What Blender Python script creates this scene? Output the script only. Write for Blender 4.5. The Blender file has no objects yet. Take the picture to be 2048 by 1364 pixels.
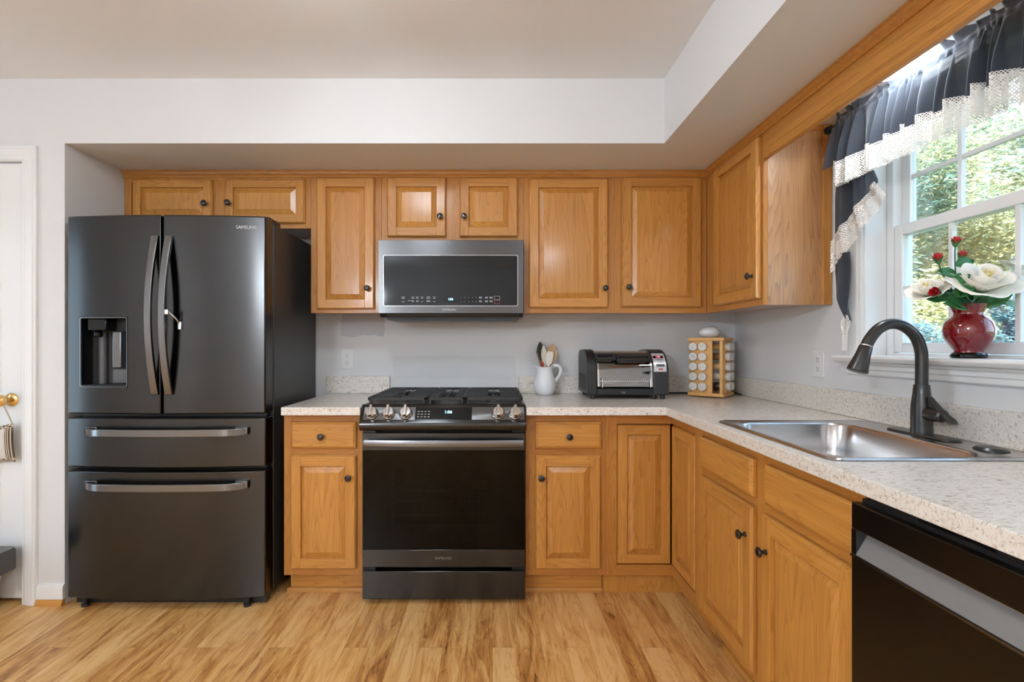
import bpy, bmesh, math, random
from mathutils import Vector, Matrix
R = math.radians
random.seed(7)
sc = bpy.context.scene
COL = sc.collection

# ------------------------------------------------------------------ camera
F, CX, CY, EYE = 980.0, 985.0, 690.0, 1.20          # focal length and vanishing point in 2048x1364 pixels
cd = bpy.data.cameras.new('camera'); cam = bpy.data.objects.new('camera', cd); COL.objects.link(cam)
cd.sensor_width = 36; cd.sensor_fit = 'HORIZONTAL'; cd.lens = F / 2048 * 36
cd.shift_x = (1024 - CX) / 2048; cd.shift_y = -(682 - CY) / 2048
cd.clip_start = .02
cam.location = (0, 0, EYE); cam.rotation_euler = (R(90), 0, 0)
sc.camera = cam
sc.view_settings.view_transform = 'Standard'; sc.view_settings.look = 'None'
sc.view_settings.gamma = 1; sc.view_settings.use_curve_mapping = False
sc.view_settings.exposure = 1.03
sc.cycles.use_denoising = True
sc.cycles.max_bounces = 10; sc.cycles.diffuse_bounces = 5; sc.cycles.glossy_bounces = 5
sc.cycles.transparent_max_bounces = 16; sc.cycles.caustics_reflective = False; sc.cycles.caustics_refractive = False
sc.cycles.sample_clamp_indirect = 6

# ------------------------------------------------------------------ world, sun, daylight, lamps
LAMP_E, SINK_E, PEND_E, REAR_FILL_E = 20.0, 20.0, 57.0, 84.0
w = bpy.data.worlds.new('sky'); sc.world = w; w.use_nodes = True
bg = w.node_tree.nodes['Background']
_tc = w.node_tree.nodes.new('ShaderNodeTexCoord'); _sep = w.node_tree.nodes.new('ShaderNodeSeparateXYZ')
_rmp = w.node_tree.nodes.new('ShaderNodeValToRGB')
_rmp.color_ramp.elements[0].position = .0; _rmp.color_ramp.elements[0].color = (.66, .85, 1, 1)
_rmp.color_ramp.elements[1].position = .7; _rmp.color_ramp.elements[1].color = (.42, .66, 1, 1)
w.node_tree.links.new(_tc.outputs['Generated'], _sep.inputs[0]); w.node_tree.links.new(_sep.outputs['Z'], _rmp.inputs[0])
w.node_tree.links.new(_rmp.outputs[0], bg.inputs[0]); bg.inputs[1].default_value = 2.4
sd = bpy.data.lights.new('sun', 'SUN'); sd.energy = 7.0; sd.angle = R(1); sd.color = (1, .93, .78)
sun = bpy.data.objects.new('sun', sd); COL.objects.link(sun)
sun.rotation_euler = Vector((0, .80, -.60)).to_track_quat('-Z', 'Y').to_euler(); sun.location = (0, -6, 8)
# ------------------------------------------------------------------ room numbers (metres; x right, y away from the camera, z up)
YB, XR = 2.910, 1.440          # back wall, right wall
YS, XS = 2.269, .796           # fronts of the soffits
ZC, ZS = 2.434, 2.134          # ceiling, soffit underside
XL = -1.981                    # side wall of the refrigerator alcove
YUF, XUF = 2.634, 1.152        # face frames of the upper cabinets
YBF, XBF = 2.317, .846         # face frames of the base cabinets
ZT = .914                      # worktop
WX, WY, WZ = -3.45, -2.7, 0    # unseen left and rear walls
def PX(px, d): return (px - CX) * d / F
def PZ(py, d): return EYE - (py - CY) * d / F
def DX(px, x): return F * x / (px - CX)

# ------------------------------------------------------------------ materials
def nt(name):
    m = bpy.data.materials.new(name); m.use_nodes = True
    t = m.node_tree; return m, t, t.nodes['Principled BSDF']
def N(t, typ, **kw):
    n = t.nodes.new('ShaderNode' + typ)
    for k, v in kw.items(): setattr(n, k, v)
    return n
def setp(b, **kw):
    for k, v in kw.items():
        k = {'col': 'Base Color', 'rough': 'Roughness', 'metal': 'Metallic', 'spec': 'Specular IOR Level', 'coat': 'Coat Weight',
             'coatr': 'Coat Roughness', 'trans': 'Transmission Weight', 'ior': 'IOR', 'aniso': 'Anisotropic', 'arot': 'Anisotropic Rotation',
             'alpha': 'Alpha', 'emit': 'Emission Color', 'estr': 'Emission Strength', 'sheen': 'Sheen Weight', 'sub': 'Subsurface Weight'}[k]
        if isinstance(v, tuple) and len(v) == 3: v = (*v, 1)
        b.inputs[k].default_value = v
def simple(name, col, rough=.5, **kw):
    m, t, b = nt(name); setp(b, col=col, rough=rough, **kw); return m
def ramp(t, stops, interp='LINEAR'):
    r = N(t, 'ValToRGB'); r.color_ramp.interpolation = interp
    e = r.color_ramp.elements
    while len(e) < len(stops): e.new(.5)
    for k, (p, c) in enumerate(stops): e[k].position = p; e[k].color = (*c, 1) if len(c) == 3 else c
    return r
def math_n(t, op, a, b=None, c=None):
    n = N(t, 'Math', operation=op)
    for i, v in enumerate((a, b, c)):
        if v is None: continue
        if isinstance(v, (int, float)): n.inputs[i].default_value = v
        else: t.links.new(v, n.inputs[i])
    return n.outputs[0]
def mixc(t, fac, a, b, mode='MIX'):
    n = N(t, 'Mix', data_type='RGBA', blend_type=mode)
    for s, v in ((n.inputs['Factor'], fac), (n.inputs['A'], a), (n.inputs['B'], b)):
        if isinstance(v, (int, float)): s.default_value = v
        elif isinstance(v, tuple): s.default_value = (*v, 1) if len(v) == 3 else v
        else: t.links.new(v, s)
    return n.outputs['Result']
def mapping(t, src, loc=(0,0,0), rot=(0,0,0), scale=(1,1,1)):
    n = N(t, 'Mapping'); n.inputs['Location'].default_value = loc; n.inputs['Rotation'].default_value = rot; n.inputs['Scale'].default_value = scale
    t.links.new(src, n.inputs['Vector']); return n.outputs[0]
def noise(t, vec, scale, detail=2, rough=.5, dist=0):
    n = N(t, 'TexNoise'); n.inputs['Scale'].default_value = scale; n.inputs['Detail'].default_value = detail
    n.inputs['Roughness'].default_value = rough; n.inputs['Distortion'].default_value = dist
    t.links.new(vec, n.inputs['Vector']); return n
def bump(t, b, h, strength, dist=.002):
    n = N(t, 'Bump'); n.inputs['Strength'].default_value = strength; n.inputs['Distance'].default_value = dist
    t.links.new(h, n.inputs['Height']); t.links.new(n.outputs[0], b.inputs['Normal'])

def oak(name, axis='Z', light=(.57, .262, .055), dark=(.31, .115, .020), coat=.35, contrast=1.0, coatr=.16, spec=.4):
    m, t, b = nt(name)
    tc = N(t, 'TexCoord'); oi = N(t, 'ObjectInfo')
    off = N(t, 'CombineXYZ'); 
    t.links.new(math_n(t, 'MULTIPLY', oi.outputs['Random'], 3.1), off.inputs[2])
    t.links.new(math_n(t, 'MULTIPLY', oi.outputs['Random'], .37), off.inputs[0])
    add = N(t, 'VectorMath', operation='ADD'); t.links.new(tc.outputs['Object'], add.inputs[0]); t.links.new(off.outputs[0], add.inputs[1])
    v = add.outputs[0]
    if axis == 'X': v = mapping(t, v, rot=(0, R(90), 0))
    if axis == 'Y': v = mapping(t, v, rot=(R(90), 0, 0))
    low = noise(t, mapping(t, v, scale=(7.5, 7.5, .62)), 1.0, 2, .45)
    # a slowly drifting field whose contours are the long cathedral lines of flat-sawn oak
    fld = math_n(t, 'ADD', math_n(t, 'MULTIPLY', low.outputs['Fac'], 30), math_n(t, 'MULTIPLY', noise(t, mapping(t, v, scale=(60, 60, 3)), 1.0, 1).outputs['Fac'], 1.1))
    lines = math_n(t, 'FRACT', fld)
    lines = math_n(t, 'POWER', lines, 3.2)
    fine = noise(t, mapping(t, v, scale=(260, 260, 9)), 1.0, 3, .6)
    mid = noise(t, mapping(t, v, scale=(45, 45, 1.6)), 1.0, 2)
    a = math_n(t, 'MULTIPLY', lines, .42 * contrast)
    c = math_n(t, 'MULTIPLY_ADD', fine.outputs['Fac'], .75, -.26)
    d = math_n(t, 'MULTIPLY_ADD', mid.outputs['Fac'], .75, -.28)
    s = math_n(t, 'ADD', math_n(t, 'ADD', a, c), d)
    s = math_n(t, 'ADD', s, math_n(t, 'MULTIPLY_ADD', oi.outputs['Random'], .22, -.11))
    rp = ramp(t, [(0, light), (1, dark)])
    t.links.new(s, rp.inputs[0]); t.links.new(rp.outputs[0], b.inputs['Base Color'])
    setp(b, rough=.42, coat=coat, coatr=coatr, spec=spec)
    bump(t, b, s, .06, .001)
    return m
OAKZ = oak('honey_oak_upright_grain'); OAKX = oak('honey_oak_level_grain', 'X')
OAKFZ = oak('oak_frame_upright_grain', 'Z', (.49, .212, .042), (.28, .100, .018)); OAKFX = oak('oak_frame_level_grain', 'X', (.49, .212, .042), (.28, .100, .018))
OAKSIDE = oak('oak_veneer_side', 'Z', (.52, .27, .10), (.24, .105, .04), coat=1.0, contrast=1.3, coatr=.30, spec=.8)
PINE = oak('pale_rack_wood', 'Z', (.72, .40, .13), (.55, .27, .07), .25, .5)
SPOONWOOD = oak('spoon_wood', 'Z', (.60, .40, .22), (.44, .27, .13), .0, .5)

def wall_mat(name, col, patches_and_shadow=False):
    m, t, b = nt(name); setp(b, col=col, rough=.55, spec=.3)
    tc = N(t, 'TexCoord')
    n = noise(t, tc.outputs['Object'], 140, 3)
    bump(t, b, n.outputs['Fac'], .06, .002)
    if patches_and_shadow:
        # roller touch-ups; above the range, old paint plus painted microwave shadow; ragged edges
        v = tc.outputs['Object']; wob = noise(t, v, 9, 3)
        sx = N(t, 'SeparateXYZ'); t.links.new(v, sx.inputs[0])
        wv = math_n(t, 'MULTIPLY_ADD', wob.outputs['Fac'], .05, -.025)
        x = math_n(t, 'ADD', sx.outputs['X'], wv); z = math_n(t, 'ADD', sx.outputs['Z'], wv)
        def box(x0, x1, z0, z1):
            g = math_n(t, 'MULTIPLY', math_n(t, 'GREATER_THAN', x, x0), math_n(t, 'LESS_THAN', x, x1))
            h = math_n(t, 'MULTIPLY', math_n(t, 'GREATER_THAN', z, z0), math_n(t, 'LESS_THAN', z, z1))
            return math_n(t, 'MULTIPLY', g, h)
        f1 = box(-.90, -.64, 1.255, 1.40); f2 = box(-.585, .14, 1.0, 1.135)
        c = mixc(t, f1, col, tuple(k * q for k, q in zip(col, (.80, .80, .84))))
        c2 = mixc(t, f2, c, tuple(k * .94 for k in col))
        t.links.new(c2, b.inputs['Base Color'])
    return m
WALL = wall_mat('light_grey_wall_paint', (.69, .69, .70)); WALLB = wall_mat('light_grey_wall_paint_patched_shadowed', (.69, .69, .70), True)
CEIL = wall_mat('white_ceiling_paint', (.82, .82, .83)); TRIM = simple('white_trim_paint', (.78, .78, .78), .32)

def floor_mat():
    m, t, b = nt('laminate_planks')
    tc = N(t, 'TexCoord'); v = mapping(t, tc.outputs['Object'], rot=(0, 0, R(90)))
    br = N(t, 'TexBrick'); br.offset = .37; br.offset_frequency = 3
    br.inputs['Color1'].default_value = (0, 0, 0, 1); br.inputs['Color2'].default_value = (1, 1, 1, 1); br.inputs['Mortar'].default_value = (.5, .5, .5, 1)
    br.inputs['Scale'].default_value = 1; br.inputs['Mortar Size'].default_value = .0007; br.inputs['Brick Width'].default_value = .82
    br.inputs['Row Height'].default_value = .098; br.inputs['Mortar Smooth'].default_value = .2
    t.links.new(v, br.inputs['Vector'])
    rnd = N(t, 'SeparateColor'); t.links.new(br.outputs['Color'], rnd.inputs[0]); r = rnd.outputs[0]
    off = N(t, 'CombineXYZ'); t.links.new(math_n(t, 'MULTIPLY', r, 31), off.inputs[0]); t.links.new(math_n(t, 'MULTIPLY', r, 17), off.inputs[2])
    add = N(t, 'VectorMath', operation='ADD'); t.links.new(v, add.inputs[0]); t.links.new(off.outputs[0], add.inputs[1])
    g = noise(t, mapping(t, add.outputs[0], scale=(2.6, 17, 1)), 1.0, 5, .6, 1.3)
    fine = noise(t, mapping(t, add.outputs[0], scale=(8, 170, 1)), 1.0, 3, .6, .4)
    fig = noise(t, mapping(t, add.outputs[0], scale=(1.6, 9, 1)), 1.0, 3, .5, 1.6)
    fl = math_n(t, 'POWER', math_n(t, 'FRACT', math_n(t, 'MULTIPLY', fig.outputs['Fac'], 9)), 5)
    s = math_n(t, 'ADD', math_n(t, 'MULTIPLY_ADD', g.outputs['Fac'], 1.25, -.22), math_n(t, 'MULTIPLY_ADD', fine.outputs['Fac'], .30, -.16))
    s = math_n(t, 'ADD', s, math_n(t, 'MULTIPLY', fl, .16))
    s = math_n(t, 'ADD', s, math_n(t, 'MULTIPLY_ADD', r, .30, -.15))
    rp = ramp(t, [(.20, (.77, .475, .195)), (.42, (.65, .350, .118)), (.60, (.48, .215, .058)), (.82, (.20, .07, .017))])
    t.links.new(s, rp.inputs[0])
    c = mixc(t, math_n(t, 'MULTIPLY', br.outputs['Fac'], .55), rp.outputs[0], (.12, .045, .012))
    t.links.new(c, b.inputs['Base Color']); setp(b, rough=.34, spec=.45)
    bump(t, b, s, .05, .001)
    return m
FLOOR = floor_mat()

def granite():
    m, t, b = nt('speckled_granite_laminate')
    tc = N(t, 'TexCoord'); v0 = tc.outputs['Object']
    v = mapping(t, v0, rot=(R(25), R(35), R(38)), scale=(52, 150, 110))
    a = noise(t, v, 1.0, 3, .62, .6)
    v2 = mapping(t, v0, rot=(R(-20), R(30), R(60)), scale=(120, 260, 200))
    d = noise(t, v2, 1.0, 2, .5, .4)
    cl = noise(t, v0, 22, 2)
    rp = ramp(t, [(.36, (.79, .765, .73)), (.54, (.74, .69, .625)), (.64, (.53, .46, .39)), (.73, (.27, .23, .195))])
    t.links.new(a.outputs['Fac'], rp.inputs[0])
    dk = math_n(t, 'GREATER_THAN', d.outputs['Fac'], .655)
    c = mixc(t, math_n(t, 'MULTIPLY', dk, .7), rp.outputs[0], (.13, .10, .085))
    c = mixc(t, math_n(t, 'MULTIPLY', cl.outputs['Fac'], .35), c, (.74, .69, .63))
    t.links.new(c, b.inputs['Base Color']); setp(b, rough=.26, spec=.6)
    return m
GRAN = granite()

def brushed(name, col, rough=.27, axis='X'):
    m, t, b = nt(name); setp(b, col=col, rough=rough, metal=1.0)
    tc = N(t, 'TexCoord')
    sc_ = (6, 900, 900) if axis == 'X' else (900, 900, 6)
    n = noise(t, mapping(t, tc.outputs['Object'], scale=sc_), 1.0, 2)
    mr = N(t, 'MapRange'); mr.inputs[3].default_value = rough - .015; mr.inputs[4].default_value = rough + .02
    t.links.new(n.outputs['Fac'], mr.inputs[0]); t.links.new(mr.outputs[0], b.inputs['Roughness'])
    setp(b, aniso=.8, arot=.25)
    tg = N(t, 'Tangent', direction_type='RADIAL', axis='Z'); t.links.new(tg.outputs[0], b.inputs['Tangent'])
    return m
BSS = brushed('black_stainless', (.062, .061, .061), .21)
DWM = brushed('dishwasher_black_stainless', (.055, .054, .053), .3)
BSSM = brushed('microwave_black_stainless', (.115, .115, .118), .26); FACE = brushed('range_panel_face', (.17, .17, .175), .34)
SIDE = simple('charcoal_cabinet_paint', (.028, .028, .029), .38); BLK = simple('black_plastic', (.012, .012, .013), .38)
GLOSSB = simple('black_gloss', (.006, .006, .007), .07, spec=.32)
HANDLE = brushed('dark_steel_handle', (.20, .20, .205), .26); CHROME = simple('chrome', (.75, .75, .76), .12, metal=1.0)
STEEL = brushed('stainless_sink', (.62, .62, .63), .24)
BRONZE = simple('oil_rubbed_black', (.015, .014, .013), .34, metal=0.0, coat=.3, coatr=.14)
KNOBM = simple('black_knob', (.01, .009, .009), .2, coat=.6)
IRON = simple('cast_iron', (.017, .017, .018), .48); GREYP = simple('grey_plastic', (.09, .09, .095), .35)
WHITEC = simple('white_ceramic', (.80, .82, .85), .14, coat=.5); WHITEP = simple('white_plastic', (.78, .77, .75), .35)
OUTLETM = simple('outlet_plate_white', (.74, .74, .73), .3)
BRASS = simple('polished_brass', (.75, .52, .22), .16, metal=1.0)
DARK = simple('dark_void', (.004, .004, .004), .8)
def glassy(name, tint, gloss=.08):
    m, t, b = nt(name); t.nodes.remove(b)
    o = t.nodes['Material Output']; tr = N(t, 'BsdfTransparent'); tr.inputs[0].default_value = (*tint, 1)
    g = N(t, 'BsdfGlossy'); g.inputs['Roughness'].default_value = .03
    lw = N(t, 'Fresnel'); lw.inputs[0].default_value = 1.45
    mx = N(t, 'MixShader'); t.links.new(math_n(t, 'MULTIPLY', lw.outputs[0], gloss / .035), mx.inputs[0])
    t.links.new(tr.outputs[0], mx.inputs[1]); t.links.new(g.outputs[0], mx.inputs[2]); t.links.new(mx.outputs[0], o.inputs[0])
    return m
PANE = glassy('window_glass', (.97, .98, .98), .016); OVENGLASS = glassy('smoked_oven_glass', (.22, .22, .23), .018)
TOASTGLASS = glassy('toaster_glass', (.34, .34, .36), .34); JARGLASS = simple('jar_glass', (.9, .9, .9), .05, trans=.6)
def emitm(name, col, s):
    m, t, b = nt(name); setp(b, col=(.8, .8, .8), rough=.3, emit=col, estr=s); return m
REAR_FILLG = emitm('added_rear_fill_glow', (.81, .915, 1), REAR_FILL_E); LAMPG = emitm('lit_lamp_glass', (.81, .915, 1), LAMP_E); SINKG = emitm('lit_sink_lamp_glass', (.84, .93, 1), SINK_E); PENDG = emitm('lit_pendant_glass', (.81, .915, 1), PEND_E)
BLUED = emitm('blue_digits', (.15, .55, 1), 2.2); REDD = emitm('red_digits', (1, .04, .12), 1.5)
REDSCREEN = emitm('red_display', (.35, .0, .03), .5)
PRINT = simple('pale_print', (.52, .52, .53), .5); LOGO = simple('silver_logo', (.42, .41, .40), .35, metal=.4); REDP = simple('red_print', (.5, .08, .07), .5)
LOGOD = simple('dim_logo', (.20, .16, .13), .4)
RED = simple('orange_red_silicone', (.62, .055, .02), .4); DKGREEN = simple('dark_nylon', (.022, .024, .016), .4); CREAM = simple('cream_melamine', (.66, .60, .52), .4)
RUBY = simple('ruby_glass', (.34, .004, .012), .04, trans=.55, coat=1.0, coatr=.03)
PETW, tW, bW = nt('white_petal'); setp(bW, col=(.88, .84, .76), rough=.6, sub=.1); bW.inputs['Subsurface Radius'].default_value = (.02, .02, .015)
PETR = simple('red_petal', (.42, .006, .012), .5); LEAF = simple('silk_leaf', (.035, .17, .05), .45); STEM = simple('stem_green', (.03, .085, .03), .5)
YELC = simple('yellow_petal_heart', (.80, .66, .32), .6)
def fabric():
    m, t, b = nt('sheer_navy_cloth'); t.nodes.remove(b); o = t.nodes['Material Output']
    d = N(t, 'BsdfDiffuse'); d.inputs[0].default_value = (.050, .058, .075, 1)
    tl = N(t, 'BsdfTranslucent'); tl.inputs[0].default_value = (.035, .045, .065, 1)
    tr = N(t, 'BsdfTransparent'); g = N(t, 'BsdfSheen'); g.inputs[0].default_value = (.30, .33, .38, 1); g.inputs['Roughness'].default_value = .5
    a = N(t, 'MixShader'); a.inputs[0].default_value = .35; t.links.new(d.outputs[0], a.inputs[1]); t.links.new(tl.outputs[0], a.inputs[2])
    s = N(t, 'AddShader'); t.links.new(a.outputs[0], s.inputs[0]); t.links.new(g.outputs[0], s.inputs[1])
    tc = N(t, 'TexCoord'); n = noise(t, mapping(t, tc.outputs['Object'], scale=(400, 400, 900)), 1, 1)
    mx = N(t, 'MixShader'); t.links.new(math_n(t, 'MULTIPLY', n.outputs['Fac'], .16), mx.inputs[0])
    t.links.new(s.outputs[0], mx.inputs[1]); t.links.new(tr.outputs[0], mx.inputs[2]); t.links.new(mx.outputs[0], o.inputs[0])
    return m
FAB = fabric()
def lace():
    m, t, b = nt('white_crochet_lace'); setp(b, col=(.80, .79, .76), rough=.8)
    uv = N(t, 'UVMap'); sx = N(t, 'SeparateXYZ'); t.links.new(uv.outputs[0], sx.inputs[0])
    k = 112.0
    u = math_n(t, 'MULTIPLY', math_n(t, 'ADD', sx.outputs[0], sx.outputs[1]), k); v = math_n(t, 'MULTIPLY', math_n(t, 'SUBTRACT', sx.outputs[0], sx.outputs[1]), k)
    def line(q): return math_n(t, 'GREATER_THAN', math_n(t, 'ABSOLUTE', math_n(t, 'SUBTRACT', math_n(t, 'FRACT', q), .5)), .30)
    th = math_n(t, 'MAXIMUM', line(u), line(v))
    big = N(t, 'CombineXYZ'); t.links.new(math_n(t, 'FLOOR', u), big.inputs[0]); t.links.new(math_n(t, 'FLOOR', v), big.inputs[1])
    wn = N(t, 'TexWhiteNoise', noise_dimensions='2D'); t.links.new(big.outputs[0], wn.inputs[0])
    th = math_n(t, 'MAXIMUM', th, math_n(t, 'LESS_THAN', wn.outputs[0], .17))
    t.links.new(th, b.inputs['Alpha'])
    return m
LACE = lace()
def caps():
    m, t, b = nt('white_cap_with_pen_marks'); tc = N(t, 'TexCoord'); oi = N(t, 'ObjectInfo')
    c = N(t, 'CombineXYZ'); t.links.new(math_n(t, 'MULTIPLY', oi.outputs['Random'], 9), c.inputs[0])
    a = N(t, 'VectorMath', operation='ADD'); t.links.new(tc.outputs['Object'], a.inputs[0]); t.links.new(c.outputs[0], a.inputs[1])
    n = noise(t, a.outputs[0], 90, 1, .5, 1.5)
    ln = math_n(t, 'LESS_THAN', math_n(t, 'ABSOLUTE', math_n(t, 'SUBTRACT', n.outputs['Fac'], .5)), .02)
    sx = N(t, 'SeparateXYZ'); t.links.new(tc.outputs['Object'], sx.inputs[0])
    rad = math_n(t, 'LESS_THAN', math_n(t, 'ADD', math_n(t, 'MULTIPLY', sx.outputs[0], sx.outputs[0]), math_n(t, 'MULTIPLY', sx.outputs[2], sx.outputs[2])), .013 ** 2)
    f = math_n(t, 'MULTIPLY', math_n(t, 'MULTIPLY', ln, rad), .75)
    t.links.new(mixc(t, f, (.74, .72, .68), (.10, .10, .14)), b.inputs['Base Color']); setp(b, rough=.4); return m
CAP = caps()
def leafm(name, c1, c2):  # highlight and bluish shade put into the colour, mixed leaf by leaf
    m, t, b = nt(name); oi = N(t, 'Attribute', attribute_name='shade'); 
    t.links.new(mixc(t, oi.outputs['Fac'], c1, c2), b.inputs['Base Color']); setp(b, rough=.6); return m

# ------------------------------------------------------------------ mesh helpers
class MB:
    """collects shapes into one mesh; coordinates are local to the parent"""
    def __init__(s): s.bm = bmesh.new(); s.uv = s.bm.loops.layers.uv.new('UVMap'); s.mi = 0
    def face(s, pts, uvs=None):
        vs = [s.bm.verts.new(p) for p in pts]
        try: f = s.bm.faces.new(vs)
        except ValueError: return None
        f.material_index = s.mi
        if uvs:
            for l, q in zip(f.loops, uvs): l[s.uv].uv = q
        return f
    def box(s, x0, x1, y0, y1, z0, z1):
        x0, x1 = sorted((x0, x1)); y0, y1 = sorted((y0, y1)); z0, z1 = sorted((z0, z1))
        v = [s.bm.verts.new(p) for p in ((x0,y0,z0),(x1,y0,z0),(x1,y1,z0),(x0,y1,z0),(x0,y0,z1),(x1,y0,z1),(x1,y1,z1),(x0,y1,z1))]
        for q in ((0,3,2,1),(4,5,6,7),(0,1,5,4),(1,2,6,5),(2,3,7,6),(3,0,4,7)):
            f = s.bm.faces.new([v[k] for k in q]); f.material_index = s.mi
        return s
    def loft(s, loops, cap0=True, cap1=True, closed=True):
        rows = [[s.bm.verts.new(p) for p in L] for L in loops]
        n = len(rows[0])
        for a, b in zip(rows, rows[1:]):
            for k in range(n if closed else n - 1):
                try: f = s.bm.faces.new((a[k], a[(k+1) % n], b[(k+1) % n], b[k])); f.material_index = s.mi
                except ValueError: pass
        for c, r in ((cap0, rows[0][::-1]), (cap1, rows[-1])):
            if c and closed:
                try: f = s.bm.faces.new(r); f.material_index = s.mi
                except ValueError: pass
        return s
    def prism_x(s, prof, x0, x1):
        return s.loft([[(x0, y, z) for y, z in prof], [(x1, y, z) for y, z in prof]])
    def prism_z(s, prof, z0, z1):
        return s.loft([[(x, y, z0) for x, y in prof], [(x, y, z1) for x, y in prof]])
    def prism_y(s, prof, y0, y1):
        return s.loft([[(x, y0, z) for x, z in prof], [(x, y1, z) for x, z in prof]])
    def lathe(s, prof, c=(0,0,0), axis='Z', n=24, cap=True):
        loops = []
        for r, h in prof:
            L = []
            for k in range(n):
                a = 2 * math.pi * k / n; p, q = r * math.cos(a), r * math.sin(a)
                L.append({'Z': (c[0]+p, c[1]+q, c[2]+h), 'Y': (c[0]+p, c[1]-h, c[2]+q), 'X': (c[0]+h, c[1]+p, c[2]+q)}[axis])
            loops.append(L)
        return s.loft(loops, cap, cap)
    def tube(s, pts, r, n=10, cap=True, flat=1.0):
        pts = [Vector(p) for p in pts]; rs = r if isinstance(r, (list, tuple)) else [r] * len(pts)
        up = Vector((0, 0, 1)); loops = []
        d0 = (pts[1] - pts[0]).normalized()
        if abs(d0.dot(up)) > .9: up = Vector((0, 1, 0))
        a = d0.cross(up).normalized()
        for k, p in enumerate(pts):
            d = (pts[min(k+1, len(pts)-1)] - pts[max(k-1, 0)]).normalized()
            a = (a - d * a.dot(d)).normalized(); b = d.cross(a)
            loops.append([tuple(p + a * rs[k] * math.cos(2*math.pi*i/n) + b * rs[k] * flat * math.sin(2*math.pi*i/n)) for i in range(n)])
        return s.loft(loops, cap, cap)
    @staticmethod
    def smooth_path(pts, n=5):
        P = [Vector(p) for p in pts]; P = [P[0]*2-P[1]] + P + [P[-1]*2-P[-2]]; out = []
        for i in range(1, len(P)-2):
            for k in range(n):
                t = k/n; a, b, c, d = P[i-1:i+3]
                out.append(.5*((2*b) + (c-a)*t + (2*a-5*b+4*c-d)*t*t + (3*b-a-3*c+d)*t**3))
        return out + [P[-2]]
    def ball(s, c, rx, ry=None, rz=None, n=20, m=12):
        ry = ry or rx; rz = rz or rx
        loops = []
        for j in range(1, m):
            t = math.pi * j / m
            loops.append([(c[0]+rx*math.sin(t)*math.cos(2*math.pi*k/n), c[1]+ry*math.sin(t)*math.sin(2*math.pi*k/n), c[2]-rz*math.cos(t)) for k in range(n)])
        return s.loft(loops)
    def grid(s, fn, nu, nv, uvfn=None):
        V = [[s.bm.verts.new(fn(i/nu, j/nv)) for j in range(nv+1)] for i in range(nu+1)]
        for i in range(nu):
            for j in range(nv):
                try: f = s.bm.faces.new((V[i][j], V[i+1][j], V[i+1][j+1], V[i][j+1]))
                except ValueError: continue
                f.material_index = s.mi
                if uvfn:
                    for l, (a, b) in zip(f.loops, ((i,j),(i+1,j),(i+1,j+1),(i,j+1))): l[s.uv].uv = uvfn(a/nu, b/nv)
        return s
    def mat(s, k): s.mi = k; return s
    def xform(s, M): bmesh.ops.transform(s.bm, matrix=M, verts=s.bm.verts); return s
    def build(s, name, mats, parent=None, loc=(0,0,0), rot=(0,0,0), bevel=0, segs=2, smooth=30, weld=0, fix=True):
        if weld: bmesh.ops.remove_doubles(s.bm, verts=s.bm.verts, dist=weld)
        if fix: bmesh.ops.recalc_face_normals(s.bm, faces=s.bm.faces)
        me = bpy.data.meshes.new(name); s.bm.to_mesh(me); s.bm.free()
        for m in (mats if isinstance(mats, (list, tuple)) else [mats]): me.materials.append(m)
        if smooth:
            for p in me.polygons: p.use_smooth = True
            me.set_sharp_from_angle(angle=R(smooth))
        o = bpy.data.objects.new(name, me); COL.objects.link(o)
        o.location = loc; o.rotation_euler = rot
        if parent: o.parent = parent
        if bevel:
            b = o.modifiers.new('edge', 'BEVEL'); b.width = bevel; b.segments = segs; b.limit_method = 'ANGLE'; b.angle_limit = R(40)
            b.harden_normals = False
        return o
def tag(o, label=None, cat=None, group=None, kind=None):
    if label: o['label'] = label
    if cat: o['category'] = cat
    if group: o['group'] = group
    if kind: o['kind'] = kind
    return o
def thing(name, label, cat, loc=(0,0,0), rz=0, group=None):
    o = bpy.data.objects.new(name, None); COL.objects.link(o); o.empty_display_size = .05
    o.location = loc; o.rotation_euler = (0, 0, rz)
    return tag(o, label, cat, group)
def struct(name, mb, m, **kw):
    o = mb.build(name, m, **kw); o['kind'] = 'structure'; return o
def text(name, body, size, mat_, parent, loc, rot=(R(90),0,0), depth=.0004, align='CENTER', sx=1.0):
    c = bpy.data.curves.new(name, 'FONT'); c.body = body; c.size = size; c.extrude = depth; c.align_x = align; c.align_y = 'CENTER'
    t = bpy.data.objects.new('tmp', c); COL.objects.link(t)
    dg = bpy.context.evaluated_depsgraph_get(); dg.update()
    me = bpy.data.meshes.new_from_object(t.evaluated_get(dg)); me.name = name
    bpy.data.objects.remove(t)
    me.materials.clear(); me.materials.append(mat_)
    o = bpy.data.objects.new(name, me); COL.objects.link(o); o.location = loc; o.rotation_euler = rot; o.scale = (sx, 1, 1); o.parent = parent
    return o
def rrect(x0, x1, z0, z1, r, n=5):
    P = []
    for cx, cz, a0 in ((x1-r, z0+r, -90), (x1-r, z1-r, 0), (x0+r, z1-r, 90), (x0+r, z0+r, 180)):
        for k in range(n+1):
            a = R(a0 + 90*k/n); P.append((cx + r*math.cos(a), cz + r*math.sin(a)))
    return P

# ================================================================== ROOM
T = .16
struct('floor', MB().box(WX-.2, XR+.2, WY-.2, YB+.2, -.1, 0), FLOOR, smooth=0)
struct('ceiling', MB().box(WX-.2, XR+.2, WY-.2, YB+.2, ZC, ZC+.15), CEIL, smooth=0)
struct('wall_back', MB().box(WX-T, XR+.2, YB, YB+T, 0, ZC), WALLB, smooth=0)
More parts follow.
